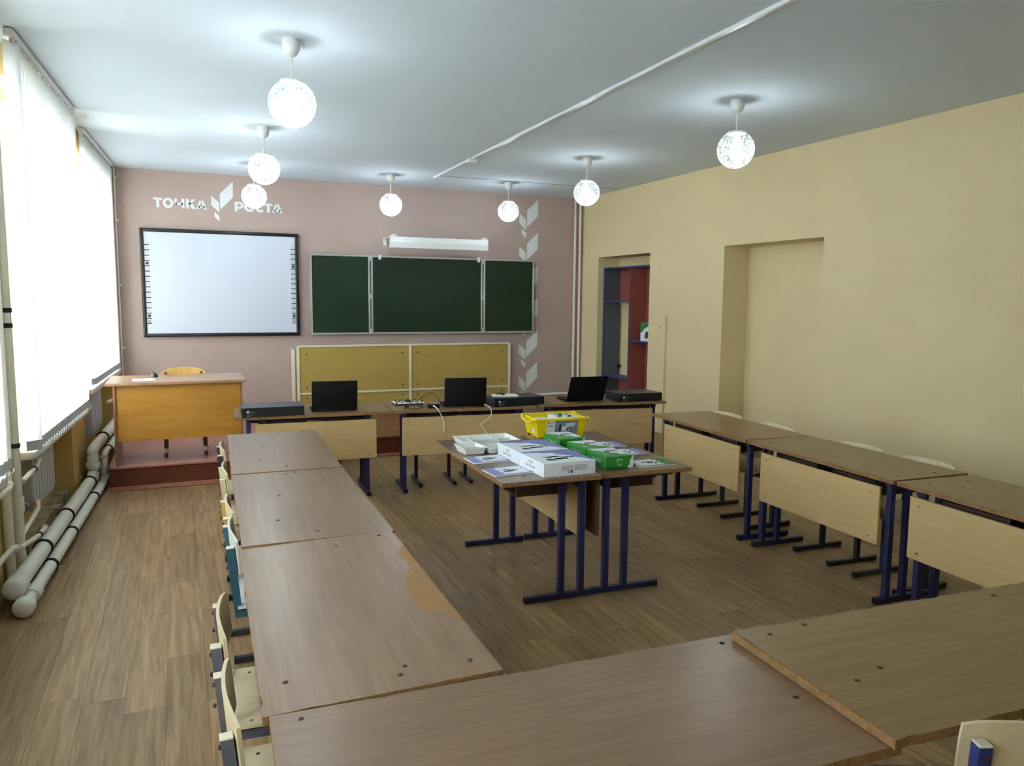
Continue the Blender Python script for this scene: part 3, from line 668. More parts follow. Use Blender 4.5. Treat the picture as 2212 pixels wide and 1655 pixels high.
# ------------------------------------------------------------------ school tables
def chipped(L, Wd, seed, big=0):
    rnd = random.Random(seed); out = []
    def edge(p, q, n):
        dx, dy = q[0]-p[0], q[1]-p[1]; ln = math.hypot(dx, dy); nx, ny = -dy/ln, dx/ln
        for k in range(n):
            f = k/n; d = rnd.uniform(0, .0012) if k else 0
            if k and rnd.random() < .12: d = rnd.uniform(.003, .006+.004*big)
            out.append((p[0]+dx*f+nx*d, p[1]+dy*f+ny*d))
    a, b = L/2, Wd/2
    edge((-a, -b), (a, -b), 34); edge((a, -b), (a, b), 16); edge((a, b), (-a, b), 34); edge((-a, b), (-a, -b), 16)
    return out
TT = .022
def table(label, c, rz, TH=.68, L=1.2, Wd=.56, top='desk_brown', legin=(.11, .11), pin=(.12, .12), panel='panel_cream', seed=1, bolts=None, frame='frame_navy', group='school tables set in a horseshoe'):
    """local X along the table, +Y the side with the front panel"""
    root = thing('school_table', label, 'table', (c[0], c[1], 0), rz, group)
    zt = TH-TT
    G().prism(chipped(L, Wd, seed), TT, Matrix.Translation((0, 0, zt)), 0, 1).obj('tabletop', [top, 'chipboard_edge'], root, smooth=False)
    a = L/2; yp = Wd/2
    for sx, ins in ((-1, legin[0]), (1, legin[1])):
        x = sx*(a-ins)
        for q in (.065, .18):
            G().bb(x-.0155, x+.0155, yp-q-.0155, yp-q+.0155, .03, zt-.03).obj('leg', frame, root, smooth=False)
        f = G().bb(x-.0155, x+.0155, yp-.385, yp+.005, .003, .033, bev=.002).obj('foot_bar', frame, root, smooth=False)
        for yy in (yp-.385, yp+.005): G().box((x, yy, .018), (.033, .006, .032), bev=.002).obj('foot_cap', 'rubber_black', f)
        G().bb(x-.0155, x+.0155, -yp+.07, yp-.04, zt-.030, zt).obj('top_rail', frame, root, smooth=False)
    G().bb(-a+legin[0], a-legin[1], yp-.185, yp-.165, zt-.05, zt-.03).obj('long_rail', frame, root, smooth=False)
    G().bb(-a+pin[0], a-pin[1], yp-.043, yp-.027, TH-.375, TH-.062, bev=.0015).obj('front_panel', panel, root, smooth=False)
    for px in (-a+pin[0]+.06, a-pin[1]-.06):
        G().bb(px-.02, px+.02, yp-.06, yp-.043, zt-.075, zt, bev=.001).obj('panel_bracket', 'frame_black', root)
        for pz in (TH-.10, TH-.34): G().cyl((px, yp-.027, pz), (px, yp-.022, pz), .005, 8).obj('panel_screw', 'panel_screw', root)
    for x0 in (-.42, .06):
        G().bb(x0, x0+.36, -.13, .16, zt-.105, zt-.097).bb(x0, x0+.36, .152, .16, zt-.097, zt-.035).bb(x0, x0+.008, -.13, .16, zt-.097, zt).bb(x0+.352, x0+.36, -.13, .16, zt-.097, zt).obj('book_shelf', 'shelf_brown', root, smooth=False)
    bl = bolts if bolts is not None else [(-a+legin[0], yp-.1), (-a+legin[0], -yp+.16), (a-legin[1], yp-.1), (a-legin[1], -yp+.16)]
    for i, (bx, by) in enumerate(bl):
        G().lathe([(.0003, .0032), (.005, .0027), (.0075, .001), (.0085, 0)], 10, (bx, by, TH-.0002)).obj('bolt', 'bolt', root)
    return root
def place(corner, a, sx, sy, L=1.2, Wd=.56):
    """centre of a table from one corner; a = clockwise turn; sx, sy = which way the table extends from it along the turned world axes (extent)"""
    ex = Vector((math.cos(a), -math.sin(a))); ey = Vector((math.sin(a), math.cos(a)))
    return Vector(corner) + ex*sx/2 + ey*sy/2
W6 = .56
# left row (front panel towards the room middle)
LA = .0275; lc = Vector((.705, 1.636)); ld = Vector((math.sin(LA), math.cos(LA)))
for i, (lab, th, seed, ang) in enumerate((('brown school table in the window row with peeled patch on its edge', .679, 11, LA), ('middle brown school table of the window row', .681, 12, LA), ('brown school table at the far end of the window row', .684, 13, LA+.012))):
    c = place(lc+ld*1.203*i, ang, -W6, 1.2)
    bo = [(.49, .06), (.53, .10-.06), (.46, -.22), (.52, .22), (-.5, .05), (-.56, .22)] if i == 0 else [(.50, .0), (-.53, -.02), (-.56, .03), (-.1, -.09), (.3, -.13), (-.57, .2)]
    t_ = table(lab, c, -PI/2-ang, th, 1.2, W6, 'desk_brown', seed=seed, bolts=bo)
    if i == 0:
        t_.rotation_euler[0] = .016
        # peeled laminate on the room-side edge: patch outline in table coordinates (x along table, +x towards the camera)
        R_ = Matrix.Rotation(PI/2+ang, 2); pts = []
        for p in ((.722, 2.640), (.680, 2.552), (.700, 2.47), (.697, 2.419), (.655, 2.33), (.631, 2.244), (.612, 2.19), (.620, 2.129), (.633, 2.057), (.683, 2.022), (.714, 1.93)):
            q = R_ @ (Vector(p)-c); pts.append((q.x, min(q.y, W6/2-.001)))
        pts.append((pts[-1][0], W6/2-.001)); pts.append((pts[0][0], W6/2-.001))
        jit = []
        for k, p in enumerate(pts[:11]):
            jit.append(p)
            if k < 10:
                q = pts[k+1]; jit.append(((p[0]+q[0])/2+random.uniform(-.008, .008), (p[1]+q[1])/2+random.uniform(-.008, .008)))
        cl = []
        for p in jit+pts[11:]:
            if not cl or (Vector(p)-Vector(cl[-1])).length > .002: cl.append((p[0], min(p[1], W6/2-.0015)))
        G().prism(cl, .0009, Matrix.Translation((0, 0, th-.0001))).obj('peeled_patch', 'bare_board', t_, smooth=False)
# right row (front panel towards the room middle)
for lab, far, near, seed, li, pi_ in (('warm brown table at the far end of the row along the yellow wall', (3.447, 5.123), (3.359, 3.905), 21, (.12, .03), (.15, .10)),
                                      ('middle brown table of the row along the yellow wall', (3.362, 3.890), (3.303, 2.722), 22, (.10, .07), (.10, .11)),
                                      ('brown table of the yellow wall row, nearest the camera', (3.300, 2.705), (3.213, 1.508), 23, (.10, .11), (.06, .10))):
    far = Vector(far); near = Vector(near); d = far-near; a = math.atan2(d.x, d.y); L = d.length
    c = (far+near)/2 + Vector((math.cos(a), -math.sin(a)))*.26
    # local +Y must point to -x world: rz = +90deg - a ; local +X then points to +y (far end)
    table(lab, c, PI/2-a, .68, L-.006, .52, 'desk_warm' if seed == 21 else 'desk_olive', legin=(li[1], li[0]), pin=(pi_[1], pi_[0]), seed=seed)
# two tables back to back in the middle
c = place((1.425, 3.392), .035, .555, 1.2)
C1 = table('dark brown middle table carrying the white boxes and trays', c, -PI/2-.035, .68, 1.2, .555, 'desk_dark', seed=31, legin=(.10, .11), pin=(.10, .13)); C1c = c
c = place((2.532, 3.358), .0525, -.535, 1.2)
C2 = table('dark brown middle table carrying the green boxes and yellow bin', c, PI/2-.0525, .68, 1.2, .535, 'desk_dark', seed=32, panel='panel_brown', legin=(.10, .10), pin=(.13, .10)); C2c = c
# front row (front panel towards the camera)
for lab, l, r, th, seed, li, pi_ in (('table at the left of the front row with black box and laptop', (.350, 6.010), (1.545, 5.948), .68, 41, (.10, .20), (.15, .13)),
                                     ('table in the middle of the front row carrying circuit board and laptop', (1.552, 5.945), (2.750, 5.822), .68, 42, (.09, .15), (.07, .06)),
                                     ('table at the right end of the front row by the yellow wall', (2.790, 5.845), (3.960, 5.660), .687, 43, (.12, .10), (.06, .12))):
    l = Vector(l); r = Vector(r); d = r-l; a = math.atan2(d.y, d.x); L = d.length
    c = (l+r)/2 + Vector((-math.sin(a), math.cos(a)))*W6/2
    # local +Y -> towards the camera; local +X -> -x world
    table(lab, c, PI+a, th, L, W6, 'desk_olive', legin=(li[1], li[0]), pin=(pi_[1], pi_[0]), seed=seed)
# near row (front panel away from the camera)
c = place((1.351, 1.590), .042, -1.205, -.555)
N1 = table('brown table directly in front of the camera joining the window row', c, -.042, .68, 1.205, .555, 'desk_brown', seed=51, bolts=[(-.54, .245), (.54, .24), (.53, -.05)])
G().prism([(-.6, -.115), (-.572, -.125), (-.556, -.15), (-.565, -.172), (-.6, -.18)], .0009, Matrix.Translation((0, 0, .6799))).obj('peeled_patch', 'edge_cream', N1, smooth=False)
c = place((1.326, 1.560), .055, 1.2, -.54)
N2 = table('yellow-brown table at lower right overlapping its neighbour', c, -.055, .705, 1.2, .54, 'desk_olive', seed=52, bolts=[(-.49, -.05), (-.39, -.02), (-.39, .24), (-.52, .22), (.3, .22)], legin=(.14, .11))
G().bb(-.604, -.5995, -.268, .268, .6832, .7048).obj('edge_band', 'chipboard_edge', N2, smooth=False)

# ------------------------------------------------------------------ school chairs
def chair(label, x, y, rz, zs=.42, zb=.69, wid=.36, frame='tube_grey', ply='ply_cream', group='school chairs', foot=None):
    """sitter faces local +Y; back at -Y"""
    root = thing('school_chair', label, 'chair', (x, y, 0), rz, group)
    t = .0135
    for s in (-1, 1):
        X = s*(wid/2-.03)
        f = G().bb(X-t, X+t, -.19, .17, .003, .029, bev=.002).obj('foot_bar', foot or frame, root, smooth=False)
        for yy in (-.19, .17): G().box((X, yy, .016), (.030, .008, .030), bev=.002).obj('foot_cap', 'rubber_black', f)
        G().bb(X-t, X+t, -.06, -.06+2*t, .029, zs-.045).obj('leg', frame, root, smooth=False)
        G().bb(X-t, X+t, -.195, .14, zs-.045, zs-.018).obj('seat_rail', frame, root, smooth=False)
        p = G().tube([(X, -.182, zs-.03), (X, -.205, zb-.045)], t, 4, square=True).obj('back_post', frame, root, smooth=False)
        G().box((X, -.2053, zb-.043), (.0285, .0285, .006), bev=.002).obj('post_cap', 'cap_cream', p)
        for zz in (zb-.065, zb-.12): G().cyl((X, -.222, zz), (X, -.214, zz), .006, 8).obj('screw', 'bolt', root)
    G().bb(-wid/2+.03, wid/2-.03, -.055, -.035, zs-.10, zs-.075).obj('stretcher', frame, root, smooth=False)
    P = []
    for i in range(9):
        u = -1+2*i/8; row = []
        for j in range(7):
            v = -1+2*j/6; row.append((u*wid/2, -.01+v*.175, zs-.011+.010*u*u*(1 if v < .6 else .3)-(.018*max(0, v-.55)/.45 if v > .55 else 0)))
        P.append(row)
    G().sheet(P, .009).obj('seat', ply, root)
    for sx in (-1, 1):
        for sy in (-.12, .11): G().sphere((sx*(wid/2-.03), sy, zs-.003), .009, 8, 6, sc=(1, 1, .5)).obj('bolt', 'bolt', root)
    P = []
    for i in range(13):
        u = -1+2*i/12; row = []
        hh = .075-.012*(abs(u)**6)
        for j in range(6):
            v = -1+2*j/5; row.append((u*wid/2*(1-.012*abs(v)**4), -.176-.020*(1-u*u)-.006*v, zb-.078+v*hh))
        P.append(row)
    G().sheet(P, .009).obj('backrest', ply, root)
    return root
ch = [('school chair with grey tubes and dark front post nearest the camera in the window row', .265, 1.80, 'tube_grey', 'ply_cream', .03),
      ('school chair with grey tubes pulled out from the peeled table', .272, 2.25, 'tube_grey', 'ply_cream', -.03),
      ('school chair with teal blue tubes at the window row', .350, 3.11, 'tube_blue', 'ply_pale', .02),
      ('school chair with yellow tubes behind the teal blue one', .360, 3.52, 'tube_yellow', 'ply_cream', .02),
      ('school chair with cream tubes farther up the window row', .382, 4.26, 'tube_cream', 'ply_cream', .0),
      ('school chair with dark tubes at the far end of the window row', .400, 4.90, 'tube_dark', 'ply_cream', .0)]
for lab, x, y, fr, pl, da in ch: chair(lab, x, y, -PI/2-LA+da, .42, .69, .35, fr, pl, foot=(None if fr in ('tube_blue', 'tube_grey') else 'tube_dark'))
for lab, y in (('chair with cream back behind the far table of the yellow wall row, farther one', 4.84), ('chair with cream back behind the far table of the yellow wall row, nearer one', 4.24),
               ('chair with cream back behind the middle table of the yellow wall row, farther one', 3.465), ('chair with cream back behind the middle table of the yellow wall row, nearer one', 2.98)):
    chair(lab, {4.84: 3.79, 4.24: 3.745, 3.465: 3.705, 2.98: 3.685}[y], y, PI/2-.055, .42, .70, .35, 'tube_dark', 'ply_cream')
for lab, x, y in (('chair under the left front-row table, only its feet showing', 1.225, 6.33), ('chair under the middle front-row table, left of two', 1.975, 6.24), ('chair under the middle front-row table, right of two', 2.415, 6.21)):
    chair(lab, x, y, PI-.09, .40, .645, .35, 'tube_dark', 'ply_cream')
chair('school chair with royal blue post in the lower right photo corner', 1.64, 1.06, -.38, .46, .765, .38, 'tube_royal', 'ply_cream')
chair('school chair at the bottom photo edge, only a back corner showing', .93, 1.16, -.04, .42, .70, .36, 'tube_grey', 'ply_cream')

# ------------------------------------------------------------------ teacher's desk, chair and things on it
root = thing('teacher_desk', 'orange-brown teacher desk standing on the podium', 'desk', (0, 0, PZ))
G().bb(-.565, .505, 6.83, 7.50, .66, .682, bev=.003).obj('desktop', 'desk_teacher_top', root)
G().bb(-.505, .452, 6.885, 6.901, .20, .66).obj('front_panel', 'desk_teacher_panel', root)
for a in (-.515, .452): G().bb(a, a+.018, 6.865, 7.46, 0, .66, bev=.001).obj('side_panel', 'desk_teacher_side', root)
G().bb(.10, .452, 6.95, 7.44, .50, .66).obj('drawer_box', 'desk_teacher_side', root)
root = thing('teacher_chair', 'wooden chair with rounded back behind the teacher desk', 'chair', (.015, 7.30, PZ))
for sx in (-.16, .16):
    for sy in (-.2, .2):
        l = G().cyl((sx, sy, 0.004), (sx*.95, sy*.95, .43), .014, 10, r1=.018).obj('leg', 'chair_wood_dark', root)
        if sy < 0: G().cyl((sx, sy, .045), (sx*.99, sy, .085), .021, 10).obj('leg_ferrule', 'cap_cream', l)
G().bb(-.20, .20, -.21, .21, .43, .452, bev=.008, seg=2).obj('seat', 'ply_yellow', root)
for sx in (-.15, .15): G().cyl((sx, .19, .43), (sx, .25, .70), .012, 8).obj('back_post', 'chair_wood_dark', root)
P = []
for i in range(15):
    u = -1+2*i/14; top = .688+.055*math.sqrt(max(0, 1-u*u))
    P.append([(u*.185, .262-.02*(u*u), .52+(top-.52)*j/4) for j in range(5)])
G().sheet(P, .012).obj('backrest', 'ply_yellow', root)
ZD = PZ+.682
root = thing('computer_mouse', 'black computer mouse on the teacher desk', 'mouse', (-.22, 7.30, ZD+.001), .3)
g = G().sphere((0, 0, .0), .05, 16, 10, sc=(.62, 1.0, .75)); bmesh.ops.bisect_plane(g.bm, geom=g.bm.verts[:]+g.bm.edges[:]+g.bm.faces[:], plane_co=(0, 0, .002), plane_no=(0, 0, -1), clear_outer=True); bmesh.ops.holes_fill(g.bm, edges=g.bm.edges[:]); g.obj('shell', 'mouse_black', root)
G().cyl((-.004, .025, .034), (.004, .025, .034), .008, 10).obj('wheel', 'laptop_grey', root)
root = thing('notebook', 'open white notebook on the teacher desk', 'notebook', (-.29, 7.03, ZD), .1)
G().bb(-.085, .085, -.08, .08, .001, .007, bev=.001).obj('pages', 'paper', root); G().bb(-.088, .088, -.083, .083, 0, .0015).obj('cover', 'print_grey', root)

# ------------------------------------------------------------------ laptops and kit boxes on the front row
def laptop(label, x, y, z, rz, lean=.30, w_=.355, d_=.235, base_front=True):
    """hinge at local y=0, keyboard deck extends to +Y (towards the sitter), lid leans to -Y"""
    root = thing('laptop', label, 'laptop', (x, y, z), rz, 'black open laptops on the front row')
    b = G().bb(-w_/2, w_/2, 0, d_, .003, .019, bev=.004, seg=2).obj('base', 'laptop_black', root)
    G().bb(-w_/2+.025, w_/2-.025, .03, .13, .0188, .0198).obj('keyboard', 'laptop_grey', b); G().bb(-.05, .05, .15, .215, .0188, .0196).obj('touchpad', 'laptop_grey', b)
    for fx in (-w_/2+.03, w_/2-.03):
        for fy in (.02, d_-.02): G().cyl((fx, fy, 0), (fx, fy, .004), .008, 8).obj('rubber_foot', 'rubber_black', b)
    R_ = Matrix.Translation((0, .004, .016)) @ Matrix.Rotation(lean, 4, 'X')
    g = G(); g.bb(-w_/2, w_/2, -.004, .004, 0, .232, bev=.0035, seg=2); g.bm.transform(R_); l = g.obj('lid', 'laptop_black', root)
    g = G(); g.bb(-w_/2+.008, w_/2-.008, .0038, .0046, .012, .222); g.bm.transform(R_); g.obj('screen', 'laptop_grey', l)
    g = G(); g.bb(w_/2-.07, w_/2-.022, -.0046, -.0038, .200, .207); g.bm.transform(R_); g.obj('logo_plate', 'laptop_grey', l)
    G().cyl((-w_/2+.05, .004, .016), (w_/2-.05, .004, .016), .007, 10).obj('hinge', 'laptop_black', root)
    return root
laptop('black open laptop at the left, beside the black box', 1.108, 6.085, .68, -.06, .12)
laptop('black open laptop in the middle, beside the circuit board', 2.172, 5.985, .68, -.16, .14)
laptop('black open laptop on the right table of the front row', 3.272, 5.905, .687, -.08, .42)
def kit_box(label, x, y, z, rz, L, Wd, hh=.072):
    root = thing('kit_box', label, 'box', (x, y, z), rz, 'flat black kit boxes on the front row')
    G().bb(-L/2, L/2, -Wd/2, Wd/2, 0, hh-.003, bev=.002).obj('carton', 'box_black', root); G().bb(-L/2-.001, L/2+.001, -Wd/2-.001, Wd/2+.001, hh-.005, hh, bev=.001).obj('lid', 'box_black_top', root)
    G().bb(-L/2+.035, -L/2+.052, -Wd/2-.0012, -Wd/2, hh*.45, hh*.45+.017).obj('logo_square', 'vinyl_white', root)
    for k, (a, b) in enumerate(((.058, .095), (.035, .085), (.035, .06))): G().bb(-L/2+a, -L/2+b, -Wd/2-.001, -Wd/2, hh*.52-k*.010-(.0 if k == 0 else .010), hh*.52+.004-k*.010-(.0 if k == 0 else .010)).obj('print_line', 'print_midgrey', root)
    for k, (a, b) in enumerate(((.05, .22), (.05, .10), (.12, .16), (.18, .21))): G().bb(-L/2+a, -L/2+b, Wd/2-.07-(.0 if k == 0 else .10), Wd/2-.062-(.0 if k == 0 else .10), hh, hh+.0006).obj('print_line', 'print_midgrey', root)
    return root
kit_box('flat black kit box at the left end of the front row', .632, 6.125, .68, -.02, .455, .28)
kit_box('flat black kit box with papers on it beside the middle laptop', 2.625, 6.015, .68, -.02+.03, .46, .27)
kit_box('flat black kit box at the right end by the yellow wall', 3.745, 5.865, .687, -.05, .43, .27)
# papers and plug on the middle box
root = thing('papers', 'white papers lying on the middle black box', 'papers', (2.545, 6.03, .7525), -.25)
for k in range(3): G().bb(-.105, .105, -.075, .075, k*.0022, k*.0022+.0018).obj('sheet', 'paper', root, (0.004*k, .002*k, 0), (0, 0, .05*k))
root = thing('earphone_cable', 'small black cable bundle on the white papers', 'cable', (2.50, 6.03, .7595))
pts = [(.05*math.cos(a*.9)*(.4+.6*abs(math.sin(a))), .028*math.sin(a), .004+.012*abs(math.sin(a*1.7))) for a in [i*.35 for i in range(28)]]
G().tube(pts, .0028, 6).obj('cord', 'cable_black', root); G().bb(.02, .05, -.01, .01, .0, .014, bev=.003).obj('plug', 'cable_black', root)
# circuit board with cables
root = thing('circuit_board', 'white circuit board with black joystick knobs and cables', 'circuit board', (1.765, 6.30, .68), -.06)
G().bb(-.125, .125, -.085, .085, .016, .021, bev=.001).obj('board', 'pcb_white', root)
for sx in (-.11, .11):
    for sy in (-.07, .07): G().cyl((sx, sy, 0), (sx, sy, .016), .006, 8).obj('standoff', 'rubber_black', root)
for k in range(14): G().cyl((-.11+.017*k, -.07+.14*((k*5) % 7)/6, .021), (-.11+.017*k, -.07+.14*((k*5) % 7)/6, .032), .008, 8).obj('knob', 'rubber_black', root)
G().bb(-.02, .02, -.03, .03, .021, .04, bev=.002).obj('module', 'rubber_black', root)
root = thing('black_cable', 'thin black cable arching from the circuit board to the laptop', 'cable', (0, 0, .68))
pts = [(1.70, 6.12, .003), (1.66, 6.02, .003), (1.74, 5.99, .003), (1.83, 6.06, .004), (1.80, 6.15, .01), (1.83, 6.16, .06), (1.87, 6.13, .105), (1.91, 6.09, .115), (1.945, 6.05, .09), (1.965, 6.02, .04), (1.975, 6.02, .012)]
def smooth_pts(p, n=4):
    out = []; p = [Vector(q) for q in p]
    for i in range(len(p)-1):
        a = p[max(i-1, 0)]; b = p[i]; c_ = p[i+1]; d = p[min(i+2, len(p)-1)]
        for k in range(n):
            t = k/n; out.append(.5*((2*b)+(c_-a)*t+(2*a-5*b+4*c_-d)*t*t+(3*b-a-3*c_+d)*t**3))
    out.append(p[-1]); return out
G().tube(smooth_pts(pts), .0032, 6).obj('cord', 'cable_black', root); G().bb(1.69, 1.72, 6.11, 6.135, 0, .012, bev=.002).obj('plug', 'cable_black', root)
root = thing('power_adapter', 'small black power adapter at the front table edge', 'adapter', (1.905, 6.015, .68), -.1)
G().bb(-.045, .045, -.035, .05, 0, .034, bev=.005, seg=2).obj('case', 'laptop_black', root); G().bb(-.035, .035, -.02, .045, .0335, .0346).obj('sticker', 'print_midgrey', root)
root = thing('white_cable', 'white cable hanging over the front table from the power adapter', 'cable', (0, 0, 0))
G().tube(smooth_pts([(1.895, 5.975, .70), (1.90, 5.93, .695), (1.905, 5.895, .68), (1.92, 5.885, .65), (1.945, 5.88, .60), (1.95, 5.878, .55), (1.945, 5.876, .49)]), .004, 6).obj('cord', 'cable_white', root)
G().cyl((1.894, 5.985, .702), (1.895, 5.97, .70), .007, 8).obj('plug', 'cable_white', root)
root = thing('white_cable', 'white curling cable hanging over the front table beside the black box', 'cable', (0, 0, 0))
G().tube(smooth_pts([(2.338, 5.965, .694), (2.34, 5.92, .692), (2.345, 5.855, .682), (2.352, 5.845, .655), (2.345, 5.84, .61), (2.29, 5.84, .57), (2.262, 5.84, .55), (2.275, 5.838, .52), (2.31, 5.836, .47), (2.32, 5.836, .44)]), .004, 6).obj('cord', 'cable_white', root)
G().cyl((2.337, 5.975, .695), (2.338, 5.955, .694), .007, 8).obj('plug', 'cable_white', root)

# ------------------------------------------------------------------ things on the middle tables
ZT_ = .68
def jag(x0, x1, y0, y1, n=7, dep=.012, seed=0):
    """blob outline with a stepped, cog-like left and right edge"""
    r = random.Random(seed); out = []
    for k in range(n):
        f = k/n; d = dep*(1 if k % 2 else 0); out += [(x0+d, y0+(y1-y0)*f), (x0+d, y0+(y1-y0)*(f+1/n*.9))]
    for k in range(n): 
        f = 1-k/n; d = dep*(1 if k % 2 else 0); out += [(x1-d, y0+(y1-y0)*f), (x1-d, y0+(y1-y0)*(f-1/n*.9))]
    return out[::-1]
def sketch(seed, w_, h_):
    """line drawing of a wheeled robot: thin bars and small discs as flat outlines"""
    r = random.Random(seed); P = []
    def bar(ax, ay, bx, by, t):
        d = Vector((bx-ax, by-ay)); n = Vector((-d.y, d.x)).normalized()*t/2
        P.append([(ax-n.x, ay-n.y), (bx-n.x, by-n.y), (bx+n.x, by+n.y), (ax+n.x, ay+n.y)])
    bar(-.42*w_, -.25*h_, .35*w_, .05*h_, .07*h_); bar(-.30*w_, .18*h_, .1*w_, .22*h_, .12*h_); bar(.05*w_, .22*h_, .45*w_, .02*h_, .05*h_)
    bar(-.38*w_, -.05*h_, -.2*w_, -.38*h_, .08*h_); bar(-.1*w_, -.1*h_, .2*w_, -.16*h_, .16*h_); bar(-.35*w_, .3*h_, -.2*w_, .05*h_, .05*h_)
    for cx, cy, rr in ((-.05*w_, -.12*h_, .13*h_), (-.32*w_, -.2*h_, .1*h_), (.4*w_, .03*h_, .08*h_), (-.05*w_, .22*h_, .09*h_)):
        P.append([(cx+rr*math.cos(2*PI*k/10), cy+rr*math.sin(2*PI*k/10)) for k in range(10)])
    return P
def stem_box(label, x0, x1, y0, y1, rz, back):
    L = x1-x0; Wd = y1-y0; hh = .072
    root = thing('stem_kit_box', label, 'box', ((x0+x1)/2, (y0+y1)/2, ZT_), rz, 'white robot kit boxes')
    G().bb(-L/2, L/2, -Wd/2, Wd/2, 0, hh, bev=.0012).obj('carton', 'box_white', root)
    G().prism([(-L/2+.004, Wd/2-.004), (-L/2+.004, Wd/2-.03), (-.06, Wd/2-.045), (-.055, Wd/2-.06), (.02, Wd/2-.075), (.022, Wd/2-.10), (.08, -.02), (.085, -.05), (L/2-.03, -.09), (L/2-.028, -.12), (L/2-.003, -.135), (L/2-.003, Wd/2-.004)][::-1] , .0006, Matrix.Translation((0, 0, hh))).obj('cover_print', 'print_blue', root, smooth=False)
    g = G()
    for p in sketch(3, .20, .16): g.prism([(a-.01, b-.045) for a, b in p], .0009, Matrix.Translation((0, 0, hh)))
    g.obj('robot_drawing', 'print_charcoal' if not back else 'print_midgrey', root, smooth=False)
    text_obj('side_text', 'STEM', .022, 'print_midgrey', root, Matrix.Translation((-L/2-.0003, .03, hh*.60)) @ Matrix.Rotation(-PI/2, 4, 'Z') @ RX90)
    text_obj('side_text', 'МАСТЕРСКАЯ', .017, 'print_midgrey', root, Matrix.Translation((-L/2-.0003, .07, hh*.32)) @ Matrix.Rotation(-PI/2, 4, 'Z') @ RX90)
    if not back:
        for k in range(5):
            G().bb(-.05, .02, -Wd/2-.0006, -Wd/2, .050-.006*k, .0525-.006*k).obj('print_line', 'print_midgrey', root); G().bb(.026, .10, -Wd/2-.0006, -Wd/2, .050-.006*k, .0525-.006*k).obj('print_line', 'print_midgrey', root)
        G().bb(.004, .016, -Wd/2-.0008, -Wd/2, .014, .026).obj('print_mark', 'print_charcoal', root); G().bb(-.012, -.002, -Wd/2-.0008, -Wd/2, .014, .024).obj('print_mark', 'print_midgrey', root)
    return root
stem_box('white robot kit box at the near end of the middle table', 1.668, 1.966, 3.424, 3.738, -.01, False)
stem_box('white robot kit box behind the nearer white one', 1.672, 1.970, 3.744, 4.055, -.005, True)
def green_box(label, x0, x1, y0, y1, rz, near):
    L = x1-x0; Wd = y1-y0; hh = .066
    root = thing('green_kit_box', label, 'box', ((x0+x1)/2, (y0+y1)/2, ZT_), rz, 'green robot kit boxes')
    G().bb(-L/2, L/2, -Wd/2, Wd/2, 0, hh, bev=.0012).obj('carton', 'box_green', root)
    G().prism([(-L/2+.012, Wd/2-.002), (-L/2+.03, .07), (-.03, .05), (-.028, .02), (.0, .015), (.002, -.02), (.03, -.03), (.032, -.06), (L/2-.002, -.075), (L/2-.002, Wd/2-.002)], .0006, Matrix.Translation((0, 0, hh))).obj('cover_print', 'box_white', root, smooth=False)
    g = G()
    for p in sketch(5, .10, .09): g.prism([(a+.022, b+.035) for a, b in p], .0009, Matrix.Translation((0, 0, hh)))
    g.obj('robot_drawing', 'print_charcoal', root, smooth=False)
    G().prism([(L/2-.034, .0), (L/2-.03, .012), (L/2-.02, .02), (L/2-.022, .04), (L/2-.010, .052), (L/2-.012, hh), (L/2, hh), (L/2, 0)], .0006, Matrix.Translation((0, -Wd/2, 0)) @ RX90).obj('side_print', 'box_white', root, smooth=False)
    for k in range(2): G().bb(-L/2-.0006, -L/2, -.07+.01*k, .05-.02*k, .036-.010*k, .040-.010*k).obj('print_line', 'print_pale', root)
    # curled heart-like logo
    def logo(mw, s):
        pts = [(-.010, -.010), (-.017, .0), (-.014, .010), (-.005, .010), (.0, .002), (.005, .009), (.012, .010), (.016, .003), (.013, -.002)]
        g = G(); g.tube([(a*s, b*s, 0) for a, b in pts], .0016*s, 6); g.bm.transform(mw); g.obj('logo', 'vinyl_white', root)
    logo(Matrix.Translation((-.0, -Wd/2-.0004, .040)) @ RX90, 1.0)
    logo(Matrix.Translation((-L/2+.035, -.055, hh+.0002)), .8)
    for k in range(2): G().bb(-.012, .016-.004*k, -Wd/2-.0006, -Wd/2, .022-.005*k, .0235-.005*k).obj('print_line', 'vinyl_white', root)
    return root
green_box('green kit box nearest the camera with white logo on its end', 2.065, 2.232, 3.478, 3.712, -.03, True)
green_box('green kit box in the middle of the three', 2.070, 2.238, 3.722, 3.955, -.03, False)
green_box('green kit box in front of the yellow bin', 2.072, 2.240, 4.035, 4.270, -.04, False)
def booklet(label, x0, x1, y0, y1, rz, cover, flip=False, n=1):
    L = x1-x0; Wd = y1-y0
    root = thing('booklet', label, 'booklet', ((x0+x1)/2, (y0+y1)/2, ZT_), rz, 'instruction booklets')
    G().bb(-L/2, L/2, -Wd/2, Wd/2, .0, .006, bev=.0008).obj('pages', 'paper', root); G().bb(-L/2, L/2, -Wd/2, Wd/2, .006, .0066).obj('cover', cover, root)
    s = -1 if flip else 1
    P = jag(-.055, L/2-.001, -Wd/2+.012, Wd/2-.004, 6, .014)
    P = [(a*s, b) for a, b in P]; P = P[::-1] if flip else P
    G().prism(P, .0005, Matrix.Translation((0, 0, .0066))).obj('cover_print', 'box_white', root, smooth=False)
    g = G()
    for p in sketch(9, .10, .10): g.prism([((a+.012)*s, b) for a, b in (p[::-1] if flip else p)], .0004, Matrix.Translation((0, 0, .0071)))
    g.obj('robot_drawing', 'print_charcoal', root, smooth=False)
booklet('blue and white booklet at the near left corner of the middle table', 1.440, 1.662, 3.536, 3.705, .06, 'print_violet')
booklet('blue and white booklet between the small trays and the near booklet', 1.450, 1.668, 3.856, 4.022, .03, 'print_violet')
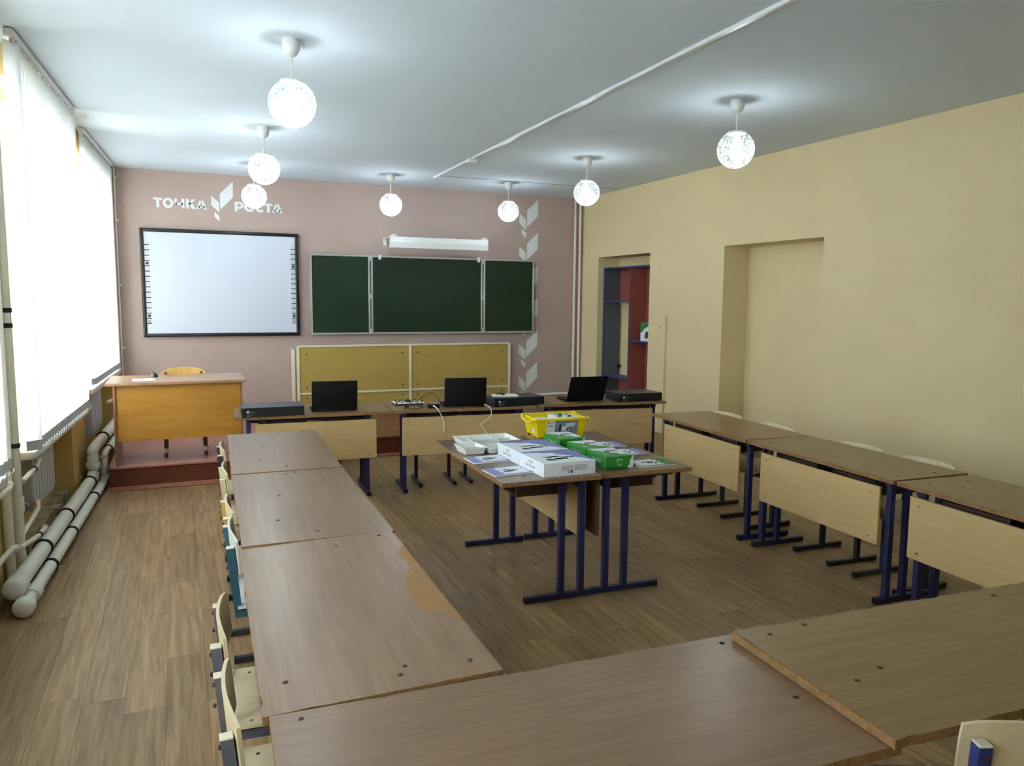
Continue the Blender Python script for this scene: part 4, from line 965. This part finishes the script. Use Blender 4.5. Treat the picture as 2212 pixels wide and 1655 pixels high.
booklet('green and white booklet at the right of the near green box', 2.262, 2.485, 3.445, 3.600, -.05, 'print_green', True)
booklet('violet booklet right of the middle green box', 2.285, 2.505, 3.745, 3.915, -.03, 'print_violet', True)
booklet('violet booklet at the far right of the middle table', 2.290, 2.510, 3.990, 4.160, -.03, 'print_violet', True)
# trays
def tray(name, label, cx, cy, L, Wd, hh, rz, cells, flare=.012, cat='tray'):
    root = thing(name, label, cat, (cx, cy, ZT_), rz)
    t = .003; g = G()
    g.bb(-L/2+flare, L/2-flare, -Wd/2+flare, Wd/2-flare, .001, .004)
    def wallq(a, b, ao, bo):
        g.bm.faces.new([g.bm.verts.new(p) for p in ((*a, .001), (*b, .001), (*bo, hh), (*ao, hh))])
    i_ = [(-L/2+flare, -Wd/2+flare), (L/2-flare, -Wd/2+flare), (L/2-flare, Wd/2-flare), (-L/2+flare, Wd/2-flare)]
    o_ = [(-L/2, -Wd/2), (L/2, -Wd/2), (L/2, Wd/2), (-L/2, Wd/2)]
    for k in range(4):
        a, b, ao, bo = i_[k], i_[(k+1) % 4], o_[k], o_[(k+1) % 4]
        sx = .97; A = [(p[0]*sx, p[1]*sx) for p in (a, b, ao, bo)]
        v = [g.bm.verts.new((q[0], q[1], z)) for q, z in ((a, .001), (b, .001), (bo, hh), (ao, hh), (A[0], .004), (A[1], .004), (A[3], hh), (A[2], hh))]
        for f in ((0, 1, 2, 3), (5, 4, 7, 6) if False else (4, 7, 6, 5), (3, 2, 6, 7)): g.bm.faces.new([v[q] for q in f])
    g.obj('shell', 'tray_white', root, smooth=False)
    G().bb(-L/2-.004, L/2+.004, -Wd/2-.004, -Wd/2+.004, hh-.004, hh+.001).bb(-L/2-.004, L/2+.004, Wd/2-.004, Wd/2+.004, hh-.004, hh+.001).bb(-L/2-.004, -L/2+.004, -Wd/2, Wd/2, hh-.004, hh+.001).bb(L/2-.004, L/2+.004, -Wd/2, Wd/2, hh-.004, hh+.001).obj('rim', 'tray_white', root)
    for c in cells: G().bb(*c, bev=.001).obj('divider' if min(c[1]-c[0], c[3]-c[2]) < .006 else 'part_slot', 'tray_pale', root)
    return root
tray('sorting_tray', 'large white plastic sorting tray at the far left of the middle table', 1.735, 4.395, .355, .245, .036, -.02, [(-.10, -.097, -.11, .11, .004, .028), (.06, .063, -.11, .11, .004, .028), (-.10, .16, .0, .003, .004, .026), (.052, .15, -.09, -.015, .004, .010), (-.08, .04, -.09, -.02, .004, .008), (-.085, .05, .02, .09, .004, .008)])
tray('parts_tray', 'small white two-part tray at the left table edge', 1.548, 4.175, .135, .165, .040, .03, [(-.055, .055, -.002, .001, .004, .028), (-.05, .04, -.06, -.02, .004, .007)])
tray('parts_tray', 'small white tray between the two-part tray and the white boxes', 1.688, 4.155, .12, .15, .036, .02, [(-.03, .02, -.03, .02, .004, .010), (-.04, .045, .03, .033, .004, .024)])
# yellow bin
root = thing('storage_bin', 'yellow storage bin filled with kit parts and trays', 'bin', (2.292, 4.555, ZT_), -.10)
L, Wd, hh, fl = .37, .285, .125, .028
g = G(); fl2 = .004
lo = [(-L/2+fl, -Wd/2+fl), (L/2-fl, -Wd/2+fl), (L/2-fl, Wd/2-fl), (-L/2+fl, Wd/2-fl)]; hi = [(-L/2+.008, -Wd/2+.008), (L/2-.008, -Wd/2+.008), (L/2-.008, Wd/2-.008), (-L/2+.008, Wd/2-.008)]
vo = [g.bm.verts.new((x, y, .001)) for x, y in lo]; vh = [g.bm.verts.new((x, y, hh)) for x, y in hi]
vi = [g.bm.verts.new((x*.975, y*.97, hh)) for x, y in hi]; vl = [g.bm.verts.new((x*.97, y*.96, .006)) for x, y in lo]
g.bm.faces.new(vo[::-1]); g.bm.faces.new(vl)
for k in range(4):
    j = (k+1) % 4
    g.bm.faces.new((vo[k], vo[j], vh[j], vh[k])); g.bm.faces.new((vh[k], vh[j], vi[j], vi[k])); g.bm.faces.new((vi[k], vi[j], vl[j], vl[k]))
g.obj('tub', 'bin_yellow', root, smooth=False)
G().bb(-L/2-.006, L/2+.006, -Wd/2-.006, -Wd/2+.014, hh-.012, hh+.002, bev=.004, seg=2).bb(-L/2-.006, L/2+.006, Wd/2-.014, Wd/2+.006, hh-.012, hh+.002, bev=.004, seg=2).obj('rim', 'bin_yellow', root)
for s in (-1, 1):
    xs = s*(L/2+.008)
    G().tube(smooth_pts([(xs-s*.012, -Wd/2, hh-.004), (xs, -Wd/2+.03, hh-.002), (xs+s*.006, -Wd/2+.05, hh-.022), (xs+s*.008, 0, hh-.030), (xs+s*.006, Wd/2-.05, hh-.022), (xs, Wd/2-.03, hh-.002), (xs-s*.012, Wd/2, hh-.004)], 3), .0085, 8).obj('handle_rim', 'bin_yellow', root)
tl_ = math.atan2(fl-.008, hh)
fm = Matrix.Translation((0, -Wd/2+fl-.0012, 0)) @ Matrix.Rotation(tl_, 4, 'X') @ RX90
G().prism(rect(-.105, -.045, .03, .108), .0008, fm).obj('sticker', 'vinyl_white', root, smooth=False)
G().prism(rect(-.045, .115, .018, .110), .0008, fm).obj('sticker', 'sticker_blue', root, smooth=False)
G().prism(rect(-.098, -.088, .094, .103), .0014, fm).obj('logo_square', 'logo_red', root, smooth=False); G().prism(rect(-.085, -.055, .097, .100), .0014, fm).obj('print_line', 'logo_red', root, smooth=False)
text_obj('sticker_text', 'SPIKE', .019, 'print_charcoal', root, fm @ Matrix.Translation((-.100, .070, .0012)))
for nm, p in (('print_charcoal', [(-.02, .04), (-.005, .035), (.0, .08), (-.012, .095), (-.018, .07)]), ('vinyl_white', [(.0, .045), (.03, .04), (.035, .07), (.005, .075)]), ('tray_pale', [(.03, .06), (.09, .075), (.095, .095), (.03, .092)]),
              ('print_charcoal', [(.055+.014*math.cos(2*PI*k/12), .048+.02*math.sin(2*PI*k/12)) for k in range(12)]), ('tray_pale', [(.055+.006*math.cos(2*PI*k/12), .048+.010*math.sin(2*PI*k/12)) for k in range(12)])):
    G().prism(p, .0012 if nm != 'tray_pale' else .0016, fm).obj('sticker_picture', nm, root, smooth=False)
fm2 = Matrix.Translation((-L/2+fl-.0012, 0, 0)) @ Matrix.Rotation(-PI/2, 4, 'Z') @ Matrix.Rotation(tl_, 4, 'X') @ RX90
G().prism(rect(.015, .065, .022, .050), .0008, fm2).obj('sticker', 'vinyl_white', root, smooth=False)
tr = G().bb(-.02, .14, -.09, .09, .085, .122, bev=.002).obj('inner_tray', 'tray_white', root)
for p in ((.0, .045, -.08, -.01), (.06, .125, -.08, -.01), (.0, .045, .01, .08), (.06, .125, .01, .08)): G().bb(*p, .1205, .1235).obj('tray_well', 'tray_pale', tr)
for k, (px, py, m_) in enumerate(((.02, -.04, 'print_charcoal'), (.085, -.05, 'print_charcoal'), (.10, .04, 'sticker_blue'), (.052, .03, 'print_charcoal'), (.03, .05, 'print_midgrey'))): G().box((px, py, .126), (.03, .012, .010), Matrix.Rotation(k*.7, 3, 'Z'), .002).obj('kit_piece', m_, tr)
for px in (-.125, -.075): 
    o = G().bb(px-.018, px+.018, -.05, .04, .06, .112, bev=.002).obj('carton_insert', 'tray_white', root); G().bb(px-.010, px+.010, -.0508, -.05, .075, .10).obj('print_mark', 'print_charcoal', o)
